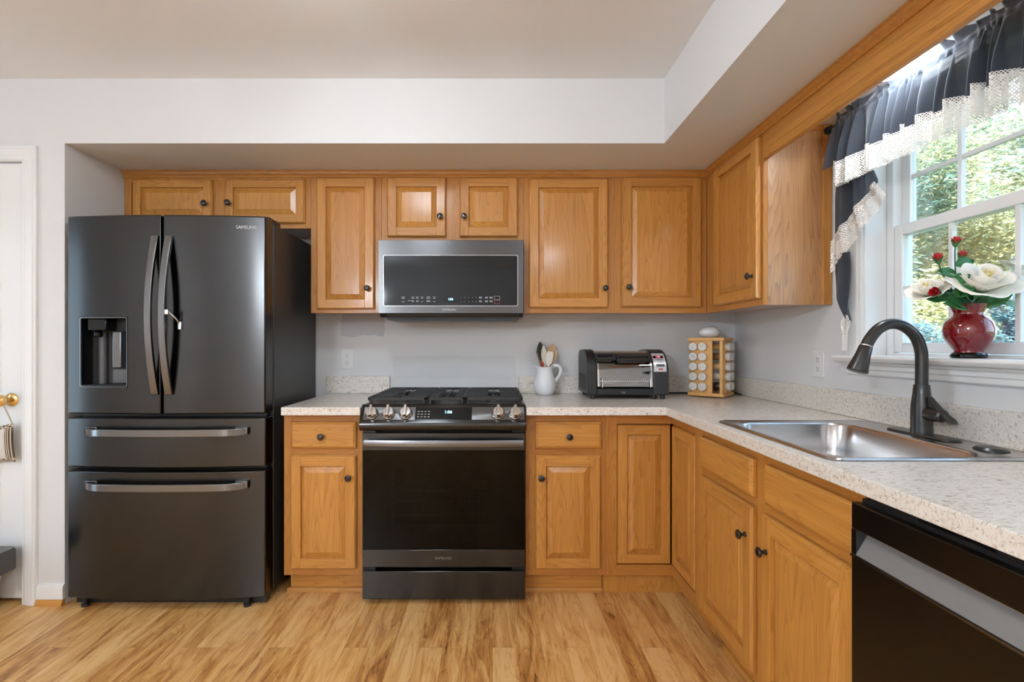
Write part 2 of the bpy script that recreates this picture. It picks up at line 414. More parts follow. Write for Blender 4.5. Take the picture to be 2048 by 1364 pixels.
# right wall with the window opening
WY0, WY1, WZ0, WZ1 = 1.134, 1.905, 1.120, 2.075
m = MB(); XO = XR + T
m.box(XR, XO, WY-.2, WY0, 0, ZC).box(XR, XO, WY1, YB, 0, ZC).box(XR, XO, WY0, WY1, 0, WZ0).box(XR, XO, WY0, WY1, WZ1, ZC)
struct('wall_right', m, WALL, smooth=0)
struct('wall_alcove', MB().box(XL-.12, XL, YS+.115, YB, 0, ZS), WALL, smooth=0)
DX0, DX1, DZ1 = -2.94, -2.176, 2.052
m = MB(); m.box(DX1+.0, XL, YS, YS+.115, 0, ZC).box(WX, DX0, YS, YS+.115, 0, ZC).box(DX0, DX1, YS, YS+.115, DZ1, ZC)
struct('wall_front', m, WALL, smooth=0)
struct('trim_1', MB().box(XL, XR, YS, YB, ZS, ZC).box(XS, XR, WY, YS, ZS, ZC), WALL, smooth=0)     # dropped soffit over the cabinets
m = MB(); m.box(WX-T, WX, WY-.2, .53, 0, ZC).box(WX-T, WX, .575, .95, 0, ZC).box(WX-T, WX, 1.62, YB, 0, ZC)
for ya, yb in ((.53, .575), (.95, 1.62)): m.box(WX-T, WX, ya, yb, 0, .12).box(WX-T, WX, ya, yb, 2.06, ZC)
struct('wall_left', m, WALL, smooth=0)
struct('wall_rear', MB().box(WX-.2, XR+.2, WY-T, WY, 0, ZC), WALL, smooth=0)
m = MB(); m.box(WX-.09, WX-.04, .95, 1.0, .12, 2.06).box(WX-.09, WX-.04, 1.57, 1.62, .12, 2.06).box(WX-.09, WX-.04, 1.0, 1.57, .12, .2).box(WX-.09, WX-.04, 1.0, 1.57, 2.0, 2.06)
o = struct('window_2', m, TRIM, smooth=0)
MB().box(WX-.068, WX-.062, 1.0, 1.57, .2, 2.0).build('pane', PANE, o)
o = struct('added_light_slit', MB().box(WX-.09, WX-.06, .53, .575, .12, .16).box(WX-.09, WX-.06, .53, .575, 2.02, 2.06), TRIM, smooth=0)  # unseen slit, added so the refrigerator mirrors a thin bright line
MB().box(WX-.068, WX-.062, .53, .575, .16, 2.02).build('pane', PANE, o)
# interior door, casing, base boards on the left
dr = struct('door_1', MB().box(DX0+.004, DX1-.004, YS+.018, YS+.055, .018, DZ1-.003), TRIM, bevel=.002)
tag(dr, 'white panelled interior door left of the refrigerator', None)
def door_panel(x0, x1, z0, z1):
    m = MB(); y = YS + .018
    def L(i, yy): return [(x0+i, yy, z0+i), (x1-i, yy, z0+i), (x1-i, yy, z1-i), (x0+i, yy, z1-i)]
    m.loft([L(0, y-.0005), L(.008, y-.005), L(.018, y-.0015), L(.030, y-.0015), L(.05, y-.006)], False, True)
    return m.build('raised_panel', TRIM, dr, smooth=0)
for z0, z1 in ((1.733, 1.94), (.98, 1.632), (.20, .80)):
    door_panel(-2.527, -2.292, z0, z1); door_panel(-2.84, -2.607, z0, z1)
kb = MB(); kx, kz = -2.243, .945
kb.lathe([(.031, 0), (.031, .004), (.026, .008), (.012, .012), (.012, .03), (.02, .036), (.028, .05), (.026, .064), (.016, .072), (.003, .074)], (kx, YS+.018, kz), 'Y')
tag(kb.build('door_knob', BRASS, dr), 'brass knob')
def mitred(m, prof, x0, x1, z1, y):
    """door or window casing: profile (distance outwards, projection) swept up, across and down with mitred corners"""
    def L(fx, fz): return [(fx(o), y-d, fz(o)) for o, d in prof]
    m.loft([L(lambda o: x0-o, lambda o: 0), L(lambda o: x0-o, lambda o: z1+o), L(lambda o: x1+o, lambda o: z1+o), L(lambda o: x1+o, lambda o: 0)])
    return m
m = mitred(MB(), [(0, -.001), (0, .008), (.004, .010), (.008, .010), (.010, .013), (.018, .013), (.022, .016), (.048, .017), (.052, .013), (.056, .012), (.060, .014), (.063, .012), (.063, -.001)], DX0-.010, DX1+.010, DZ1+.004, YS)
m.box(DX1-.001, DX1+.0115, YS-.0045, YS+.1, 0, DZ1).box(DX0-.0115, DX0+.001, YS-.0045, YS+.1, 0, DZ1).box(DX0-.0115, DX1+.0115, YS-.0040, YS+.1, DZ1+.0002, DZ1+.012)
struct('trim_2', m, TRIM, bevel=.002)
m = MB().prism_x([(YS, .028), (YS-.013, .028), (YS-.013, .080), (YS-.006, .095), (YS, .097)], DX1+.074, XL+.001)
struct('baseboard_left', m, TRIM)
m = MB().prism_x([(YS, 0), (YS-.022, 0), (YS-.021, .012), (YS-.014, .026), (YS, .028)], DX1+.074, XL+.002)
struct('trim_3', m, OAKX)
struct('baseboard_rear', MB().box(WX, XR, WY, WY+.014, 0, .1), TRIM, smooth=0)

# ------------------------------------------------------------------ window on the right wall
XG = 1.530
m = MB()
m.box(XR-.001, XG-.007, WY1-.012, WY1, WZ0, WZ1).box(XR-.001, XG-.007, WY0, WY0+.012, WZ0, WZ1).box(XR-.0005, XG-.007, WY0+.012, WY1-.012, WZ1-.012, WZ1)    # jamb liners
m.box(XG-.006, XG+.07, WY1-.040, WY1, WZ0, WZ1).box(XG-.006, XG+.07, WY0, WY0+.04, WZ0, WZ1).box(XG-.005, XG+.07, WY0+.04, WY1-.04, WZ1-.04, WZ1).box(XG-.005, XG+.07, WY0+.04, WY1-.04, WZ0, WZ0+.050)
win = struct('window_1', m, TRIM, bevel=.002)
def sash(x, z0, z1, name):
    y0, y1 = WY0+.040, WY1-.040; fw = .036; d = .026
    g = MB(); g.box(x, x+d, y0+.001, y0+fw, z0, z1).box(x, x+d, y1-fw, y1-.001, z0, z1).box(x+.0006, x+d, y0+fw, y1-fw, z0, z0+.036).box(x+.0006, x+d, y0+fw, y1-fw, z1-.040, z1)
    s = g.build(name, TRIM, win, bevel=.003)
    q = MB(); zc = (z0+z1)/2
    ms = (1.640, 1.430); cuts = [y0+fw, ms[1]-.008, ms[1]+.008, ms[0]-.008, ms[0]+.008, y1-fw]
    for yc in ms: q.box(x+.004, x+.0185, yc-.008, yc+.008, z0+.036, z1-.04)
    for k in (0, 2, 4): q.box(x+.005, x+.0175, cuts[k], cuts[k+1], zc-.008, zc+.008)
    q.build('muntin', TRIM, s, bevel=.002)
    MB().box(x+.010, x+.013, y0+fw, y1-fw, z0+.036, z1-.04).build('pane', PANE, s)
sash(XG-.002, 1.172, 1.650, 'lower_sash'); sash(XG+.028, 1.612, 2.045, 'upper_sash')
# casing, stool and apron
cprof = [(0, -.001), (0, .009), (.006, .012), (.012, .012), (.016, .016), (.058, .018), (.064, .013), (.070, .013), (.074, .016), (.080, .012), (.080, -.001)]
def LW(fy_, fz): return [(XR-d, fy_(o), fz(o)) for o, d in cprof]
m = MB().loft([LW(lambda o: WY1-.004+o, lambda o: 1.158), LW(lambda o: WY1-.004+o, lambda o: 2.068+o), LW(lambda o: WY0+.004-o, lambda o: 2.068+o), LW(lambda o: WY0+.004-o, lambda o: 1.158)])
struct('trim_4', m, TRIM, bevel=.003)
m = MB().prism_y([(XR-.052, 1.143), (XR-.055, 1.150), (XR-.052, 1.158), (XR-.045, 1.160), (XG+.005, 1.160), (XG+.005, 1.136), (XR-.045, 1.136)], WY0-.10, WY1+.098)
struct('trim_5', m, TRIM, bevel=.001)
m = MB().prism_y([(XR, 1.083), (XR-.010, 1.084), (XR-.013, 1.089), (XR-.013, 1.104), (XR-.018, 1.107), (XR-.018, 1.122), (XR-.026, 1.127), (XR-.027, 1.1355), (XR, 1.1355)], WY0-.07, WY1+.072)
struct('trim_6', m, TRIM, bevel=.002)

# ================================================================== CABINETS
def knob(parent, x, y, z):
    """mushroom knob standing out along local -y"""
    return MB().lathe([(.0085, 0), (.0085, .003), (.0055, .006), (.0055, .013), (.010, .017), (.0155, .021), (.0155, .025), (.011, .029), (.003, .0305)], (0, 0, 0), 'Y', 18).build('knob', KNOBM, parent, loc=(x, y, z))
def panel_door(parent, x0, x1, z0, z1, y=-.001, t=.020, kn=None, rail=.050, name='door', bev=.030):
    """frame-and-raised-panel oak door; local x right, -y outwards"""
    W, Hh = x1-x0, z1-z0; s = rail
    g = MB()
    g.mat(0)
    for a, b_ in ((0, s), (W-s, W)):      # stiles with a moulded outer edge
        o1, o2 = (.006, 0) if a == 0 else (0, .006)
        g.loft([[(a, 0, 0), (b_, 0, 0), (b_, 0, Hh), (a, 0, Hh)], [(a, -t+.008, 0), (b_, -t+.008, 0), (b_, -t+.008, Hh), (a, -t+.008, Hh)],
                [(a+o1*.4, -t+.006, .0025), (b_-o2*.4, -t+.006, .0025), (b_-o2*.4, -t+.006, Hh-.0025), (a+o1*.4, -t+.006, Hh-.0025)],
                [(a+o1, -t, .006), (b_-o2, -t, .006), (b_-o2, -t, Hh-.006), (a+o1, -t, Hh-.006)]])
    g.mat(1)
    for a, b_ in ((0, s), (Hh-s, Hh)):
        o1, o2 = (.006, 0) if a == 0 else (0, .006)
        x_0, x_1 = s, W-s
        g.loft([[(x_0, 0, a), (x_1, 0, a), (x_1, 0, b_), (x_0, 0, b_)], [(x_0, -t+.008, a), (x_1, -t+.008, a), (x_1, -t+.008, b_), (x_0, -t+.008, b_)],
                [(x_0, -t+.006, a+o1*.4), (x_1, -t+.006, a+o1*.4), (x_1, -t+.006, b_-o2*.4), (x_0, -t+.006, b_-o2*.4)],
                [(x_0, -t+.0003, a+o1), (x_1, -t+.0003, a+o1), (x_1, -t+.0003, b_-o2), (x_0, -t+.0003, b_-o2)]])
    d = g.build(name, [OAKZ, OAKX], parent, loc=(x0, y, z0), smooth=0, bevel=.0012)
    p = MB()
    def L(i, yy): return [(s-.004+i, yy, s-.004+i), (W-s+.004-i, yy, s-.004+i), (W-s+.004-i, yy, Hh-s+.004-i), (s-.004+i, yy, Hh-s+.004-i)]
    p.loft([L(0, -.002), L(0, -t+.0130), L(.006, -t+.0130), L(.006+bev-.003, -t+.0022), L(.006+bev-.003, -t+.0008)], True, True)
    p.build('raised_panel', OAKZ, d, smooth=0, bevel=.0006)
    if kn: knob(d, kn[0]-x0, -t, kn[1]-z0)
    return d
def drawer(parent, x0, x1, z0, z1, y=-.001, t=.020, kn=None, name='drawer'):
    W, Hh = x1-x0, z1-z0; g = MB()
    def L(i, yy): return [(i, yy, i), (W-i, yy, i), (W-i, yy, Hh-i), (i, yy, Hh-i)]
    g.loft([L(0, 0), L(0, -t+.009), L(.003, -t+.006), L(.009, -t+.003), L(.011, -t)])
    d = g.build(name, OAKX, parent, loc=(x0, y, z0), smooth=0, bevel=.001)
    if kn: knob(d, kn[0]-x0, -t, kn[1]-z0)
    return d
def carcass(parent, W, z0, z1, depth, stiles, rails, side=OAKSIDE, ft=.019, mats=None):
    """box body and its face frame; stiles = [(x0,x1)], rails = [(x0,x1,z0,z1)]"""
    MB().box(.001, W-.001, ft, depth, z0+.012, z1-.001).build('carcass', side, parent, smooth=0)
    g = MB()
    for k_, (a, b_) in enumerate(stiles): g.box(a, b_, 0, ft, z0 + (.0006 if k_ > 1 else 0), z1 - (.0006 if k_ > 1 else 0))
    g.mat(1)
    for a, b_, c, d in rails: g.box(a, b_, .0003, ft, c, d)
    return g.build('face_frame', [OAKFZ, OAKFX], parent, smooth=0, bevel=.0008)
GU, GB = 'oak wall cabinets', 'oak base cabinets'
fd = YB - YUF - .002
def upper(name, label, x0, x1, z0, doors, mids=()):
    t = thing(name, label, 'cabinet', (x0+.0006, YUF, z0), 0, GU)
    W = x1 - x0 - .0012; Hh = ZS - z0 - .001
    st = [(0, .038), (W-.038, W)] + [(a-x0, b_-x0) for a, b_ in mids]
    carcass(t, W, 0, Hh, fd, st, [(.038, W-.038, 0, .038), (.038, W-.038, Hh-.06, Hh)])
    for d in doors:
        kx, kz = d[4]
        panel_door(t, d[0]-x0, d[1]-x0, d[2]-z0, d[3]-z0, kn=(kx-x0, kz-z0), rail=d[5] if len(d) > 5 else .050)
    return t
Du = YUF - .021; Dk = Du - .02
def u(px): return PX(px, Du)
def uz(py): return PZ(py, Du)
def k2(px, py): return (PX(px, Dk), PZ(py, Dk))
upper('wall_cabinet', 'low two-door oak wall cabinet above the refrigerator', -1.979, -.976, 1.826,
      [(u(263), u(422.6), uz(446), uz(357.5), k2(407, 406), .045), (u(448.4), u(608), uz(446), uz(357.5), k2(454, 404.5), .045)], [(-1.505, -1.43)])
upper('wall_cabinet', 'narrow tall one-door oak wall cabinet between refrigerator and microwave', -.976, -.595, 1.371,
      [(u(632), u(748), uz(618), uz(354.5), k2(733.6, 576))])
upper('wall_cabinet', 'two-door oak wall cabinet with square panels above the microwave', -.595, .168, 1.752,
      [(u(773.4), u(891.7), uz(473), uz(354), k2(879.6, 432)), (u(918.6), u(1035.6), uz(473), uz(354), k2(928, 432))], [(-.25, -.17)])
upper('wall_cabinet', 'wide two-door oak wall cabinet above the toaster oven', .168, XUF, 1.371,
      [(u(1058), u(1216.7), uz(615.5), uz(356), k2(1211, 576)), (u(1244.4), u(1404), uz(613.5), uz(353.5), k2(1258, 574))], [(.60, .695)])
# right run upper: local x runs towards the camera
YE = 2.083
t = thing('wall_cabinet', 'one-door oak wall cabinet on the right wall, pale side panel towards window', 'cabinet', (XUF, YUF, 1.371), R(-90), GU)
W = YUF - YE; Hh = ZS - 1.371 - .001
MB().box(-(YB-YUF)+.003, W-.006, .019, XR-XUF-.002, .012, Hh).build('carcass', OAKSIDE, t, smooth=0)
g = MB(); g.box(.001, .055+.06, 0, .019, 0, Hh).box(W-.040, W, 0, .019, 0, Hh); g.mat(1).box(.1, W-.04, .0003, .019, 0, .038).box(.1, W-.04, .0003, .019, Hh-.06, Hh)
g.build('face_frame', [OAKFZ, OAKFX], t, smooth=0, bevel=.0008)
g = MB().box(W-.006, W, .019, XR-XUF-.035, .0, Hh); g.build('side_panel', OAKSIDE, t, smooth=0)
g = MB().box(W-.006, W+.010, XR-XUF-.040, XR-XUF-.003, .0, Hh); g.mat(1).box(W-.006, W+.006, .02, XR-XUF-.04, Hh-.022, Hh); g.build('side_trim', [OAKZ, OAKX], t, smooth=0, bevel=.002)
panel_door(t, YUF-2.515, YUF-2.100, .029, .722, kn=(YUF-2.135, PZ(553, 2.143)-1.371))
# crown strip under the soffit and the oak board over the window
m = MB(); cp = [(0, 0), (-.006, 0), (-.010, .008), (-.018, .016), (-.021, .026), (-.026, .028), (-.026, .034), (0, .034)]
zc = ZS - .0348
L0 = [(XL+.0006, YUF+a, zc+b_) for a, b_ in cp]; L1 = [(XUF+a, YUF+a, zc+b_) for a, b_ in cp]; L2 = [(XUF+a, .62, zc+b_) for a, b_ in cp]
m.loft([L0, L1, L2])
tag(m.build('crown_moulding', OAKFX, smooth=0, bevel=.0006), 'thin oak crown strip along the tops of the wall cabinets under the soffit', 'moulding')
zb = 1.990 - ZT; zt_ = ZS - ZT - .002
bp = [(.019, zb), (.019, zt_), (0, zt_), (0, zb+.040), (.0022, zb+.038), (.0022, zb+.034), (-.002, zb+.031), (-.004, zb+.022), (-.004, zb+.008), (-.001, zb+.002), (.004, zb)]
o = MB().prism_x(bp, 0, YE-.62).build('window_valance_board', OAKX, None, loc=(XUF, YE-.0006, ZT), rot=(0, 0, R(-90)), smooth=35)
tag(o, 'straight oak board spanning above the sink window in front of the curtain', 'board')

# ---- base cabinets
Hb = .875; TK = .112
Db = YBF - .021; Dbk = Db - .02
def b_(px): return PX(px, Db)
def bz(py): return PZ(py, Db)
def k3(px, py): return (PX(px, Dbk), PZ(py, Dbk))
bd = YB - YBF - .003
def base(label, x0, x1, dx, drx, kd, kdr, side0=0):
    t = thing('base_cabinet', label, 'cabinet', (x0, YBF, 0), 0, GB); W = x1 - x0
    carcass(t, W, TK, Hb-.0005, bd, [(0, .045), (W-.045, W)], [(.045, W-.045, TK, TK+.04), (.045, W-.045, Hb-.06, Hb-.0005), (.045, W-.045, .68, .72)], OAKZ)
    g = MB().box(.002, W-.002, .075, .09, .0, TK+.014); g.prism_x([(.075, 0), (.060, 0), (.061, .010), (.067, .018), (.075, .02)], -.012 if side0 else .002, W-.002)
    g.build('toe_kick', OAKX, t, smooth=0)
    drawer(t, drx[0]-x0, drx[1]-x0, bz(898), bz(844), kn=(kdr[0]-x0, kdr[1]))
    panel_door(t, dx[0]-x0, dx[1]-x0, bz(1139.5), bz(911.5), kn=(kd[0]-x0, kd[1]))
    return t
base('oak base cabinet with drawer between refrigerator and range', PX(568, YBF), -.6095, (b_(579.5), b_(711.5)), (b_(579.5), b_(711.5)), k3(696, 957), k3(641, 874), 1)
base('oak base cabinet with drawer just right of the range', .1565, .535, (b_(1071), b_(1202)), (b_(1071), b_(1204)), k3(1083, 957), k3(1139.6, 874.5))
# corner cabinet with an inset bi-fold door
YC = 2.022
t = thing('corner_cabinet', 'oak corner base cabinet with folding inset door under the spice rack', 'cabinet', (.535+.0006, YBF, 0), 0, GB)
x0 = .535 + .0006; A = XBF - x0; LZ0, LZ1 = .163, .822; LX = .591 - x0; LY = YBF - 2.052
g = MB().box(.001, XR-x0-.003, .35, bd, TK, Hb-.001).box(A+.35, XR-x0-.003, -(YBF-YC)+.003, .35, TK, Hb-.001).box(.001, A+.36, .06, bd, .005, TK-.01)
g.box(.001, .012, .02, .35, TK, Hb-.001)
g.build('carcass', OAKZ, t, smooth=0)
g = MB().box(0, LX-.003, 0, .019, TK, Hb-.0005)
g.box(A, A+.019, -(YBF-YC)+.0006, -LY-.003, TK, Hb-.0005)
g.mat(1).box(LX-.003, A+.019, .0003, .019, TK, LZ0-.003).box(LX-.003, A+.019, .0003, .019, LZ1+.005, Hb-.0005)
g.mat(2).box(A+.0003, A+.019, -LY-.003, .0003, TK, LZ0-.003).box(A+.0003, A+.019, -LY-.003, .0003, LZ1+.005, Hb-.0005)
OAKY = oak('oak_frame_depth_grain', 'Y', (.49, .212, .042), (.28, .100, .018))
g.build('face_frame', [OAKFZ, OAKFX, OAKY], t, smooth=0, bevel=.0008)
g = MB().box(.0, A+.08, .075, .09, 0, TK+.01).box(A+.075, A+.09, -(YBF-YC)+.001, .09, 0, TK+.01)
g.prism_x([(.075, 0), (.060, 0), (.061, .010), (.067, .018), (.075, .02)], .0, A+.075)
g.build('toe_kick', OAKX, t, smooth=0)
panel_door(t, LX, A-.0013, LZ0, LZ1, y=.018, t=.019, rail=.046)
d2 = panel_door(t, 0, LY-.0005, LZ0, LZ1, y=.018, t=.019, rail=.046)
d2.location = (A+.018, -.0012, LZ0); d2.rotation_euler = (0, 0, R(-90))
# sink base on the right run
t = thing('sink_cabinet', 'oak sink base cabinet with two doors below the sink', 'cabinet', (XBF, YC-.0006, 0), R(-90), GB)
W = YC - 1.112
xs = lambda y: YC - y
def sy(px): return DX(px, XBF-.021)
MB().box(.001, W-.001, .019, XR-XBF-.003, TK, .70).box(.001, W-.001, .019, .028, .70, Hb-.001).box(.001, .014, .028, XR-XBF-.003, .7, Hb-.001).box(W-.014, W-.001, .028, XR-XBF-.003, .7, Hb-.001).build('carcass', OAKZ, t, smooth=0)
g = MB().box(0, .045, 0, .019, TK, Hb-.0005).box(W-.03, W, 0, .019, TK, Hb-.0005).box(.45, .535, 0, .019, TK, Hb-.0005)
g.mat(1).box(.045, W-.03, .0003, .019, TK, TK+.04).box(.045, W-.03, .0003, .019, Hb-.06, Hb-.0005).box(.045, W-.03, .0003, .019, .68, .72)
g.build('face_frame', [OAKFZ, OAKFX], t, smooth=0, bevel=.0008)
MB().box(.09, W-.002, .075, .09, 0, TK+.01).prism_x([(.075, 0), (.060, 0), (.061, .010), (.067, .018), (.075, .02)], .09, W-.002).build('toe_kick', OAKX, t, smooth=0)
drawer(t, xs(1.96), xs(1.568), .713, .836, name='false_drawer_front'); drawer(t, xs(1.497), xs(1.118), .713, .836, name='false_drawer_front')
panel_door(t, xs(1.96), xs(1.568), .150, .681, kn=(xs(1.600), .582)); panel_door(t, xs(1.510), xs(1.118), .150, .681, kn=(xs(1.478), .575))

# ================================================================== WORKTOPS
YCF, XCF, CB = 2.248, XS, .876
m = MB().box(-.972, -.6075, YCF, YB-.002, CB, ZT)
o = m.build('worktop', GRAN, smooth=0, bevel=.004); tag(o, 'short speckled worktop between refrigerator and range', 'worktop')
m = MB().box(-.982, -.6075, YB-.022, YB-.001, ZT+.0006, 1.016)
o = m.build('backsplash', GRAN, smooth=0, bevel=.003); tag(o, 'short beige speckled backsplash behind the small worktop, under left outlet', 'backsplash')
SX0, SX1, SY0, SY1 = .835, 1.392, 1.203, 1.832        # sink rim
hx0, hx1, hy0, hy1 = SX0+.02, SX1-.02, SY0+.02, SY1-.02
YEND = .45
m = MB()
def cell(xa, xb, ya, yb):
    m.face([(xa, ya, ZT), (xb, ya, ZT), (xb, yb, ZT), (xa, yb, ZT)]); m.face([(xa, ya, CB), (xa, yb, CB), (xb, yb, CB), (xb, ya, CB)])
XB_, YB_ = XR-.002, YB-.002
gx = [.1555, XCF, hx0, hx1, XB_]; gy = [YEND, hy0, hy1, YCF, YB_]
for i in range(4):
    for j in range(4):
        if i == 0 and j < 3: continue
        if i == 2 and j == 1: continue
        cell(gx[i], gx[i+1], gy[j], gy[j+1])
def side(pts):
    for (xa, ya), (xb, yb) in zip(pts, pts[1:]): m.face([(xa, ya, CB), (xb, yb, CB), (xb, yb, ZT), (xa, ya, ZT)])
side([(gx[0], YB_), (gx[0], YCF), (XCF, YCF), (XCF, hy1), (XCF, hy0), (XCF, YEND), (hx0, YEND), (hx1, YEND), (XB_, YEND), (XB_, hy0), (XB_, hy1), (XB_, YCF), (XB_, YB_), (hx1, YB_), (hx0, YB_), (XCF, YB_), (gx[0], YB_)])
side([(hx0, hy0), (hx0, hy1), (hx1, hy1), (hx1, hy0), (hx0, hy0)])
o = m.build('worktop', GRAN, smooth=0, weld=.0005, bevel=.003); tag(o, 'long L-shaped speckled worktop around the sink', 'worktop')
m = MB().box(.1555, XR-.023, YB-.022, YB-.001, ZT+.0006, 1.016)
o = m.build('backsplash', GRAN, smooth=0, bevel=.003); tag(o, 'beige speckled backsplash behind jug and toaster oven', 'backsplash')
m = MB().box(XR-.022, XR-.001, YEND, YB-.001, ZT+.0006, 1.016)
o = m.build('backsplash', GRAN, smooth=0, bevel=.003); tag(o, 'long beige speckled backsplash along right wall behind the faucet', 'backsplash')

# ================================================================== REFRIGERATOR
FXL, FXR, FXC = -1.943, -1.038, -1.4905; FYE, BOW = 2.240, .032
fr = thing('refrigerator', 'black stainless french-door refrigerator with two lower drawers', 'refrigerator', (FXC, 2.55, 0))
OX, OY = FXC, 2.55
def fy(x): return FYE - BOW * (1 - ((x - FXC) / .4525) ** 2)
def curved(x0, x1, z0, z1, yb, hole=None, n=16, r=.010):
    """door slab whose front bulges gently; edges rolled back at the outer sides"""
    m = MB(); xs_ = sorted(set([x0 + (x1-x0)*k/n for k in range(n+1)] + ([hole[0], hole[1]] if hole else [])))
    zs_ = [z0, z1] if not hole else [z0, hole[2], hole[3], z1]
    V = lambda x, z: (x-OX, fy(x)-OY, z); B = lambda x, z: (x-OX, yb-OY, z)
    for a, b in zip(xs_, xs_[1:]):
        for c, d in zip(zs_, zs_[1:]):
            if hole and a >= hole[0]-1e-6 and b <= hole[1]+1e-6 and c >= hole[2]-1e-6 and d <= hole[3]+1e-6: continue
            m.face([V(a, c), V(b, c), V(b, d), V(a, d)])
        m.face([V(a, z1), V(b, z1), B(b, z1), B(a, z1)]); m.face([B(a, z0), B(b, z0), V(b, z0), V(a, z0)])
        m.face([B(b, z0), B(a, z0), B(a, z1), B(b, z1)])
    for x in (x0, x1):
        for c, d in zip(zs_, zs_[1:]): m.face([V(x, c), V(x, d), B(x, d), B(x, c)])
    if hole:
        h0, h1, z_0, z_1, yd = hole; q = lambda x, z: (x-OX, yd-OY, z)
        m.mat(1)
        hx = [x for x in xs_ if h0-1e-6 <= x <= h1+1e-6]
        for a, b in zip(hx, hx[1:]):
            m.face([V(a, z_0), V(b, z_0), q(b, z_0), q(a, z_0)]); m.face([V(a, z_1), V(b, z_1), q(b, z_1), q(a, z_1)]); m.face([q(a, z_0), q(b, z_0), q(b, z_1), q(a, z_1)])
        for x in (h0, h1): m.face([V(x, z_0), V(x, z_1), q(x, z_1), q(x, z_0)])
    return m
DB = 2.318
MB().box(FXL+.006-OX, FXR-.002-OX, DB+.012-OY, 2.885-OY, .045, 1.775).box(FXL+.02-OX, FXR-.02-OX, DB-.02-OY, DB+.02-OY, .055, 1.74).build('body', SIDE, fr, smooth=0, bevel=.004)
HZ0, HZ1 = .887, 1.788
DH = (-1.874, -1.652, 1.012, 1.322, 2.305)
ld = curved(FXL, FXC-.005, HZ0, HZ1, DB, DH).build('door', [BSS, GLOSSB], fr, weld=.0003, bevel=.006, smooth=35); tag(ld, 'left door with water dispenser')
rd = curved(FXC+.005, FXR, HZ0, HZ1, DB).build('door', BSS, fr, weld=.0003, bevel=.006, smooth=35); tag(rd, 'right door with maker lettering')
d1 = curved(FXL, FXR, .645, .868, DB, n=24).build('drawer', BSS, fr, weld=.0003, bevel=.005, smooth=35)
d2 = curved(FXL, FXR, .047, .626, DB, n=24).build('drawer', BSS, fr, weld=.0003, bevel=.005, smooth=35); tag(d2, 'tall freezer drawer')
def vhandle(parent, xc):
    m = MB(); n = 18; z0, z1 = PZ(790, 2.19), PZ(470, 2.19); hw = .0165; loops = []
    for k in range(n+1):
        s = k/n; z = z0 + (z1-z0)*s; yo = fy(xc) - .012 - .050*math.sin(math.pi*s)**.9; th = .016
        xw = hw * (1 - .12*math.sin(math.pi*s))
        loops.append([(xc-xw-OX, yo-OY, z), (xc+xw-OX, yo-OY, z), (xc+xw-OX, yo+th-OY, z), (xc-xw-OX, yo+th-OY, z)])
    m.loft(loops)
    return m.build('handle', HANDLE, parent, bevel=.003, smooth=40)
vhandle(ld, -1.516); hr = vhandle(rd, -1.4545)
def hhandle(parent, zc):
    m = MB(); n = 24; x0, x1 = -1.843, -1.106; hh = .0165; loops = []
    for k in range(n+1):
        s = k/n; x = x0 + (x1-x0)*s; e = min(s, 1-s); yo = fy(x) - .014 - .036*min(1, e/.10)**.6
        loops.append([(x-OX, yo-OY, zc-hh), (x-OX, yo-OY, zc+hh), (x-OX, yo+.015-OY, zc+hh), (x-OX, yo+.015-OY, zc-hh)])
    m.loft(loops)
    for xa, xb in ((x0, x0+.055), (x1-.055, x1)): m.box(xa-OX, xb-OX, fy(xa)-.016-OY, fy(xb)+.004-OY, zc-hh+.006, zc+hh+.004)
    return m.build('handle', HANDLE, parent, bevel=.003, smooth=40)
hhandle(d1, .809); hhandle(d2, .566)
# dispenser fittings
xq = lambda px, d=2.26: PX(px, d)
g = MB().box(xq(183)-OX, xq(221)-OX, 2.235-OY, 2.304-OY, 1.266, 1.3215).lathe([(.018, 0), (.018, .02), (.012, .03)], (xq(196)-OX, 2.262-OY, 1.237), 'Z', 16)
g.build('dispenser_spout', GLOSSB, ld, bevel=.005)
g = MB(); g.lathe([(.016, 0), (.016, .235)], (xq(197)-OX, 2.287-OY, 1.02), 'Z', 20); g.build('ice_chute', GREYP, ld)
g = MB(); g.loft([[(xq(214)-OX, 2.288-OY, z), (xq(222)-OX, 2.268-OY, z), (xq(238)-OX, 2.268-OY, z), (xq(245)-OX, 2.288-OY, z), (xq(245)-OX, 2.300-OY, z), (xq(214)-OX, 2.300-OY, z)] for z in (1.095, 1.262)])
g.build('paddle', HANDLE, ld, bevel=.003)
MB().box(xq(222)-OX, xq(250)-OX, 2.27-OY, 2.304-OY, 1.022, 1.088).build('tray_back', GREYP, ld, bevel=.003)
MB().box(-1.870-OX, -1.656-OX, 2.225-OY, 2.302-OY, 1.0125, 1.019).build('drip_tray', BLK, ld, bevel=.002)
P = rrect(DH[0]-.004, DH[1]+.004, DH[2]-.004, DH[3]+.004, .008)
P2 = rrect(DH[0], DH[1], DH[2], DH[3], .006)
g = MB(); g.loft([[(x-OX, fy(x)-.0025-OY, z) for x, z in P], [(x-OX, fy(x)-.0025-OY, z) for x, z in P2]], False, False); g.loft([[(x-OX, fy(x)+.002-OY, z) for x, z in P], [(x-OX, fy(x)-.0025-OY, z) for x, z in P]], False, False)
g.build('dispenser_rim', HANDLE, ld)
g = MB().box(-1.432-OX, -1.424-OX, 2.16-OY, 2.168-OY, 1.335, 1.352).box(-1.452-OX, -1.424-OX, 2.150-OY, 2.158-OY, 1.335, 1.356).tube([(-1.428-OX, 2.162-OY, 1.345), (-1.412-OX, 2.185-OY, 1.318), (-1.408-OX, 2.20-OY, 1.30)], .0045, 8).box(-1.413-OX, -1.398-OX, fy(-1.41)-.010-OY, fy(-1.41)+.002-OY, 1.27, 1.305)
